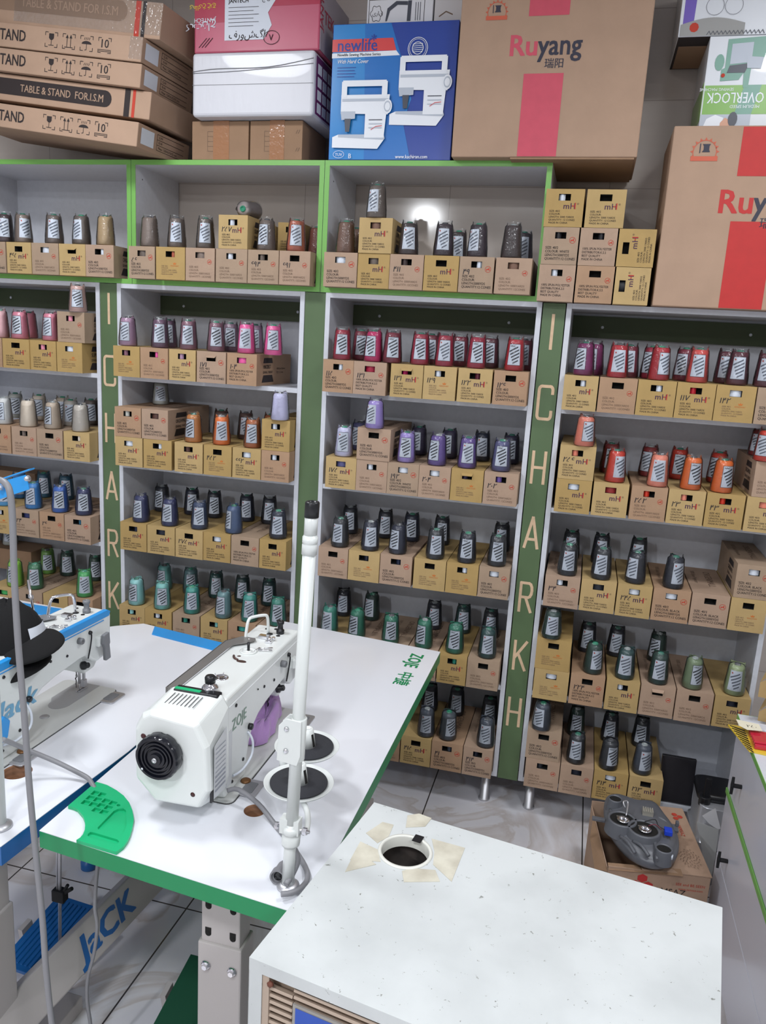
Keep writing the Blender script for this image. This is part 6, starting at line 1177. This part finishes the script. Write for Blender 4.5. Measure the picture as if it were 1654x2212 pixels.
# packets on the counter
b = B(); base = TZ - 0.002
t = thing('zip_packet', 'yellow card with black diagonal stripes under red zips, on the counter corner', 'packet', (0.52, -0.62, 0.7465))
q = [(-0.012, 0.075), (0.02, -0.075), (0.16, -0.095), (0.16, 0.085)]
b = B(); b.prism(q, (0, 0, 0), (1, 0, 0), (0, 1, 0), (0, 0, 0.004)); cardb = obj('card', b, mat('yellow_packet', (222, 190, 60), 0.35, coat=0.3), t)
b = B()
for k in range(9): y = 0.066 - 0.016 * k; b.poly([(-0.008 + 0.0015 * k * 2, y, 0.0045), (0.030, y - 0.024, 0.0045), (0.030, y - 0.014, 0.0045), (-0.008 + 0.0015 * k * 2, y + 0.007, 0.0045)])
obj('card_stripes', b, M['black'], cardb, recalc=False)
b = B(); b.box(0.035, 0.16, -0.062, 0.03, 0.0045, 0.020); b.box(0.032, 0.15, -0.058, -0.02, 0.020, 0.026); o_ = obj('red_zip_bundle', b, mat('red_gloss', (192, 32, 58), 0.25, coat=0.5), None, (0.52, -0.62, 0.7465), bevel=0.004); tag(o_, 'bundle of glossy red zips on the yellow striped card', 'zips')
b = B(); b.prism([(0.0, 0.03), (0.06, 0.02), (0.062, -0.022), (0.02, -0.03), (0.002, -0.01)], (0, 0, 0), (1, 0, 0), (0, 1, 0), (0, 0, 0.0008)); b.text('۲۵۰', (0.022, -0.012, 0.0011), ux=(1, 0, 0), uy=(0, 1, 0), size=0.022, m=1); o_ = obj('paper_note', b, [mat('cream_note', (226, 220, 198), 0.7), M['pen']], None, (0.525, -0.585, 0.7745), recalc=False); tag(o_, 'small torn cream note with handwritten digits on the red zips', 'note')
b = B(); b.box(0, 0.13, 0, 0.045, 0, 0.010); o_ = obj('white_packet', b, mat('white_packet', (206, 210, 222), 0.3, coat=0.3), None, (0.545, -0.562, 0.7515), bevel=0.003); tag(o_, 'flat white packet lying behind the red zips on the counter', 'packet')
o_.rotation_euler = (0, 0, math.radians(-8))
# open cartons at the far end of the counter
for i, (x, y, z, h, lab) in enumerate(((0.620, -0.500, 0.7467, 0.070, 'lower open mustard carton lying at the far right end of the counter'), (0.612, -0.492, 0.8180, 0.085, 'upper open mustard carton lying at the far right end of the counter'))):
    t = thing('open_carton', lab, 'carton', (x, y, z), (0, 0, math.radians(-20)), 'open cartons on the counter end')
    b = B(); b.box(0, 0.002, 0, 0.13, 0, h); b.box(0.002, 0.25, 0, 0.002, 0, h); b.box(0.002, 0.25, 0.128, 0.13, 0, h); b.box(0.002, 0.25, 0.002, 0.128, 0, 0.002); obj('box_body', b, BCOL['y'][1], t)
    b = B(); b.mesh([(0, 0, h), (0, 0.13, h), (-0.025, 0.125, h - 0.035), (-0.025, 0.005, h - 0.035)], [(0, 1, 2, 3)]); b.mesh([(0, 0, 0.01), (0, 0, h - 0.01), (-0.02, -0.03, h - 0.02), (-0.02, -0.03, 0.02)], [(0, 1, 2, 3)]); obj('flap', b, BCOL['y'][0], t)

# ================================================================== on and near the bottom shelf, right
b = B(); b.box(0, 0.122, 0, 0.018, 0, 0.18); o_ = obj('dark_panel', b, mat('black_film', (28, 27, 32), 0.3, coat=0.3), None, (0.425, 0.010, SH[4] + 0.0035), (math.radians(-6), 0, 0), bevel=0.002); tag(o_, 'flat black wrapped panel leaning on the bottom shelf, right-hand bay', 'panel')
t = thing('steel_canister', 'brushed steel appliance with black lid and upright black lever, beside the counter', 'appliance', (0.588, -0.13, 0))
def rr2(x0, x1, y0, y1, r, z, n=5): return [(x, y, z) for x, y in arc(x1 - r, y1 - r, r, r, 0, 90, n) + arc(x0 + r, y1 - r, r, r, 90, 180, n) + arc(x0 + r, y0 + r, r, r, 180, 270, n) + arc(x1 - r, y0 + r, r, r, 270, 360, n)]
b = B(); b.ring([rr2(-0.06, 0.10, -0.10, 0.12, 0.03, z) for z in (0.0005, 0.10, 0.15, 0.155)] + [rr2(-0.052, 0.09, -0.08, 0.11, 0.03, z) for z in (0.160, 0.275, 0.280)]); obj('steel_body', b, mat('satin_steel', (182, 184, 190), 0.3, 0.45), t)
b = B(); b.ring([rr2(-0.055, 0.095, -0.04, 0.115, 0.03, z) for z in (0.2805, 0.300)] + [rr2(-0.045, 0.085, -0.03, 0.105, 0.028, 0.306)]); ld_ = obj('lid', b, M['black'], t)
b = B(); b.cyl((-0.035, -0.045, 0.27), (-0.035, -0.045, 0.305), 0.020, 20); b.box(-0.042, -0.022, -0.052, -0.040, 0.30, 0.375); obj('lever', b, M['black'], ld_, bevel=0.002)

# carton with a car headlight
X0, X1, YA, YB_, HZ = 0.222, 0.535, -0.615, -0.235, 0.255
t = thing('headlight_carton', 'worn open kraft carton with red emblem on the floor between shelves and counter', 'carton', (X0, YA, 0), (0, 0, math.radians(8)))
wd, dp = 0.305, 0.36
b = B(); b.box(0, wd, 0, 0.003, 0.0005, HZ); b.box(0, wd, dp - 0.003, dp, 0.0005, HZ); b.box(0, 0.003, 0.003, dp - 0.003, 0.0005, HZ - 0.02); b.box(wd - 0.003, wd, 0.003, dp - 0.003, 0.0005, HZ); b.box(0.003, wd - 0.003, 0.003, dp - 0.003, 0.0005, 0.004); obj('box_body', b, M['kraft'], t)
b = B(); b.mesh([(0.10, 0.0, HZ + 0.001), (wd + 0.004, 0.0, HZ + 0.001), (wd + 0.004, dp, HZ + 0.006), (0.10, dp, HZ + 0.004), (0.10, 0.0, HZ + 0.004), (wd + 0.004, 0.0, HZ + 0.004), (wd + 0.004, dp, HZ + 0.009), (0.10, dp, HZ + 0.007)], [(0, 3, 2, 1), (4, 5, 6, 7), (0, 1, 5, 4), (1, 2, 6, 5), (2, 3, 7, 6), (3, 0, 4, 7)]); fl = obj('top_flap', b, M['kraft'], t)
b = B(); b.mesh([(0.0, -0.004, HZ - 0.01), (0.22, -0.012, HZ + 0.004), (0.22, 0.02, HZ + 0.006), (0.0, 0.02, HZ - 0.002)], [(0, 1, 2, 3)]); b.mesh([(-0.001, 0.0, HZ - 0.02), (-0.03, 0.05, HZ - 0.05), (-0.025, 0.2, HZ - 0.04), (-0.001, 0.3, HZ - 0.02)], [(0, 1, 2, 3)]); obj('torn_flap', b, M['brown'], t)
def emblem(b, P, s, m):
    for (cx, cz) in ((-0.55, -0.35), (0.55, -0.35), (0, 0.45)):
        b.poly([P(cx + 0.48 * s * 0 + 0.5 * math.cos(a), cz + 0.5 * math.sin(a)) for a in [PI / 6 + 2 * PI * k / 6 for k in range(6)]], m)
for tgt, P, nm in ((fl, lambda u, v: (0.278 + v * 0.020, 0.305 - u * 0.020, HZ + 0.0095), 'top_print'),):
    b = B(); emblem(b, P, 1, 0)
    b.text('JAMSAZ', (0.265, 0.255, HZ + 0.0096), ux=(0, -1, 0), uy=(1, 0, 0), size=0.018, m=0)
    for k in range(46):      # leopard head in short strokes
        a = k * 2.4; r = 0.0055 * math.sqrt(k); cx, cy = 0.262 + r * 0.85 * math.cos(a), 0.075 + r * 1.25 * math.sin(a)
        b.line([(cx, cy, HZ + 0.0088 + cy * 0.008), (cx + 0.004 * math.cos(a + 1), cy + 0.005 * math.sin(a + 1), HZ + 0.0088 + cy * 0.008)], 0.0022, (0, 0, 1), 1)
    obj(nm, b, [M['red_ink'], M['faint_ink']], tgt, recalc=False)
b = B(); P = lambda u, v: (0.105 + u * 0.034, -0.0007, 0.185 + v * 0.034); P = lambda u, v: (0.105 + u * 0.034, -0.0007, 0.214 + v * 0.030); emblem(b, P, 1, 0)
b.text('JAMSAZ', (0.135, -0.0007, 0.182), size=0.030, m=1); b.text('SEE and BE SEEN', (0.205, -0.0007, 0.218), size=0.0125, m=2); b.text('www.jamsaz.com', (0.215, -0.0007, 0.203), size=0.0105, m=2)
obj('front_print', b, [M['red_stripe'], M['ink'], M['red_ink']], t, recalc=False)

M['lamp_grey'] = mat('headlight_grey', (92, 94, 100), 0.38)
HL = [(1302, 1745), (1306, 1722), (1318, 1714), (1345, 1722), (1372, 1734), (1400, 1731), (1422, 1738), (1438, 1765), (1452, 1780), (1464, 1800), (1469, 1826), (1464, 1850), (1448, 1864), (1420, 1869), (1390, 1862), (1360, 1846), (1338, 1824), (1318, 1798), (1306, 1772)]
zl = 0.30; hp = [U(x, y, 2, zl) for x, y in HL]; hc_ = sum(hp, Vector()) / len(hp)
t = thing('headlight', 'grey car headlight unit lying face down on the kraft carton, blue connector attached', 'headlight', (hc_.x, hc_.y, 0.262))
b = B(); loops = []
for k, z in ((0.84, 0.002), (0.97, 0.012), (1.0, 0.030), (0.99, 0.042), (0.92, 0.046), (0.86, 0.060), (0.72, 0.068), (0.45, 0.074), (0.2, 0.075)): loops.append([((p.x - hc_.x) * k, (p.y - hc_.y) * k, z) for p in hp])
b.ring(loops); hb = obj('housing', b, M['lamp_grey'], t, subsurf=2)
def sock(px, py, r, nm, dz=0.088, tall=0.018):
    p = U(px, py, 2, 0.262 + dz); x, y = p.x - hc_.x, p.y - hc_.y
    b = B(); b.lathe([(r * 1.3, dz - tall - 0.03), (r * 1.15, dz - 0.004), (r * 1.12, dz), (r * 0.98, dz), (r * 0.95, dz - 0.006)], (x, y, 0), n=28, cap0=False, cap1=False); s_ = obj(nm, b, M['lamp_grey'], t)
    b = B(); b.lathe([(r * 0.95, dz - 0.004), (r * 0.6, dz - 0.0055), (0.0005, dz - 0.006)], (x, y, 0), n=28, cap0=False); obj('dark_opening', b, M['hole'], s_)
    return s_, x, y, dz
for px, py, r, w_ in ((1344, 1768, 0.040, 0), (1391, 1789, 0.044, 1)):
    s_, x, y, dz = sock(px, py, r, 'bulb_socket')
    b = B(); b.lathe([(0.018, dz - 0.004), (0.020, dz + 0.002), (0.012, dz + 0.003), (0.010, dz - 0.002)], (x + 0.002, y - 0.006, 0), n=18, cap1=True); b.cyl((x - 0.018, y + 0.008, dz), (x + 0.006, y + 0.003, dz), 0.003, 8); b.cyl((x + 0.008, y + 0.012, dz), (x + 0.010, y - 0.002, dz + 0.002), 0.003, 8); obj('bulb_base', b, M['chrome'], s_)
sock(1329, 1724, 0.020, 'vent_socket', 0.092); sock(1434, 1832, 0.022, 'side_socket', 0.086)
b = B(); p = U(1400, 1750, 2, 0.352); x, y = p.x - hc_.x, p.y - hc_.y; b.box(x - 0.018, x + 0.016, y - 0.012, y + 0.010, 0.070, 0.090); 
for k in range(5): b.box(x - 0.017 + 0.007 * k, x - 0.013 + 0.007 * k, y - 0.014, y + 0.012, 0.088, 0.094)
obj('grey_connector', b, mat('putty_connector', (150, 146, 136), 0.5), t, bevel=0.001)
b = B(); p = U(1443, 1795, 2, 0.350); x, y = p.x - hc_.x, p.y - hc_.y; b.box(x - 0.012, x + 0.012, y - 0.014, y + 0.014, 0.078, 0.094); bc = obj('blue_connector', b, mat('blue_connector', (24, 62, 190), 0.35), t, bevel=0.002)
b = B(); a0 = U(1392, 1775, 2, 0.352) - Vector((hc_.x, hc_.y, 0.262)); b.tube([tuple(a0), tuple(a0 + Vector((0.03, 0.004, 0.012))), (x - 0.03, y + 0.006, 0.096), (x - 0.01, y, 0.090)], 0.0016, 6); obj('wire', b, M['black'], bc)
b = B(); b.tube([tuple(a0 + Vector((0.01, -0.02, 0))), tuple(a0 + Vector((0.03, -0.018, 0.008))), (x - 0.02, y - 0.004, 0.09)], 0.0014, 6); obj('wire', b, mat('maroon_wire', (110, 30, 50), 0.4), bc)
b = B(); b.tube([tuple(U(1350, 1745, 2, 0.36) - Vector((hc_.x, hc_.y, 0.262))), tuple(U(1346, 1732, 2, 0.375) - Vector((hc_.x, hc_.y, 0.262))), tuple(U(1356, 1733, 2, 0.37) - Vector((hc_.x, hc_.y, 0.262))), tuple(U(1352, 1762, 2, 0.352) - Vector((hc_.x, hc_.y, 0.262)))], 0.0024, 8); obj('bulb_clip', b, M['steel'], t)
b = B(); p = U(1288, 1758, 2, 0.32) - Vector((hc_.x, hc_.y, 0.262)); b.box(p.x - 0.012, p.x + 0.03, p.y - 0.008, p.y + 0.008, 0.035, 0.045); obj('mounting_tab', b, M['lamp_grey'], t, bevel=0.002); b = B(); p = U(1462, 1775, 2, 0.33) - Vector((hc_.x, hc_.y, 0.262)); b.box(p.x - 0.025, p.x + 0.004, p.y - 0.03, p.y + 0.006, 0.045, 0.055); b.box(p.x - 0.004, p.x + 0.006, p.y - 0.01, p.y + 0.006, 0.055, 0.07); obj('mounting_tab', b, M['lamp_grey'], t, bevel=0.002)
for (x0_, y0_), (x1_, y1_) in (((1368, 1812), (1402, 1842)), ((1340, 1802), (1372, 1836)), ((1412, 1806), (1420, 1850)), ((1412, 1762), (1446, 1776)), ((1318, 1745), (1332, 1790)), ((1368, 1740), (1372, 1762))):
    p0, p1 = [U(a, c_, 2, 0.332) - Vector((hc_.x, hc_.y, 0.262)) for a, c_ in ((x0_, y0_), (x1_, y1_))]; b = B(); b.tube([(p0.x, p0.y, 0.062), ((p0.x + p1.x) / 2, (p0.y + p1.y) / 2, 0.070), (p1.x, p1.y, 0.058)], 0.0055, 8); obj('housing_rib', b, M['lamp_grey'], t)
b = B(); p = U(1449, 1849, 2, 0.332) - Vector((hc_.x, hc_.y, 0.262)); b.lathe([(0.006, 0.06), (0.006, 0.074), (0.003, 0.074), (0.003, 0.07)], (p.x, p.y, 0), n=14); obj('adjuster_screw', b, M['label_white'], t)
# loose paper behind the carton
q = [U(x, y, 1, -0.27) for x, y in ((1516, 1762), (1545, 1746), (1556, 1790), (1550, 1792), (1530, 1778))]
b = B(); b.poly([tuple(p) for p in q]); b.poly([tuple(p + Vector((0, 0.0008, 0))) for p in q][::-1]); b.ring([[tuple(p) for p in q], [tuple(p + Vector((0, 0.0008, 0))) for p in q]], cap0=False, cap1=False)
o_ = obj('paper_sheet', b, mat('loose_paper', (206, 206, 210), 0.7), None, recalc=False); tag(o_, 'loose white paper corner sticking up behind the kraft carton', 'paper')
b = B(); q = [U(x, y, 1, -0.29) for x, y in ((1505, 1775), (1552, 1792), (1545, 1850), (1530, 1930), (1518, 1850))]
b.prism([(p.x, p.z) for p in q], (0, -0.29, 0), (1, 0, 0), (0, 0, 1), (0, 0.0008, 0)); o_ = obj('plastic_sheet', b, mat('milky_plastic', (176, 178, 178), 0.35, coat=0.3), None); tag(o_, 'milky plastic sheet hanging down between kraft carton and counter', 'plastic sheet')
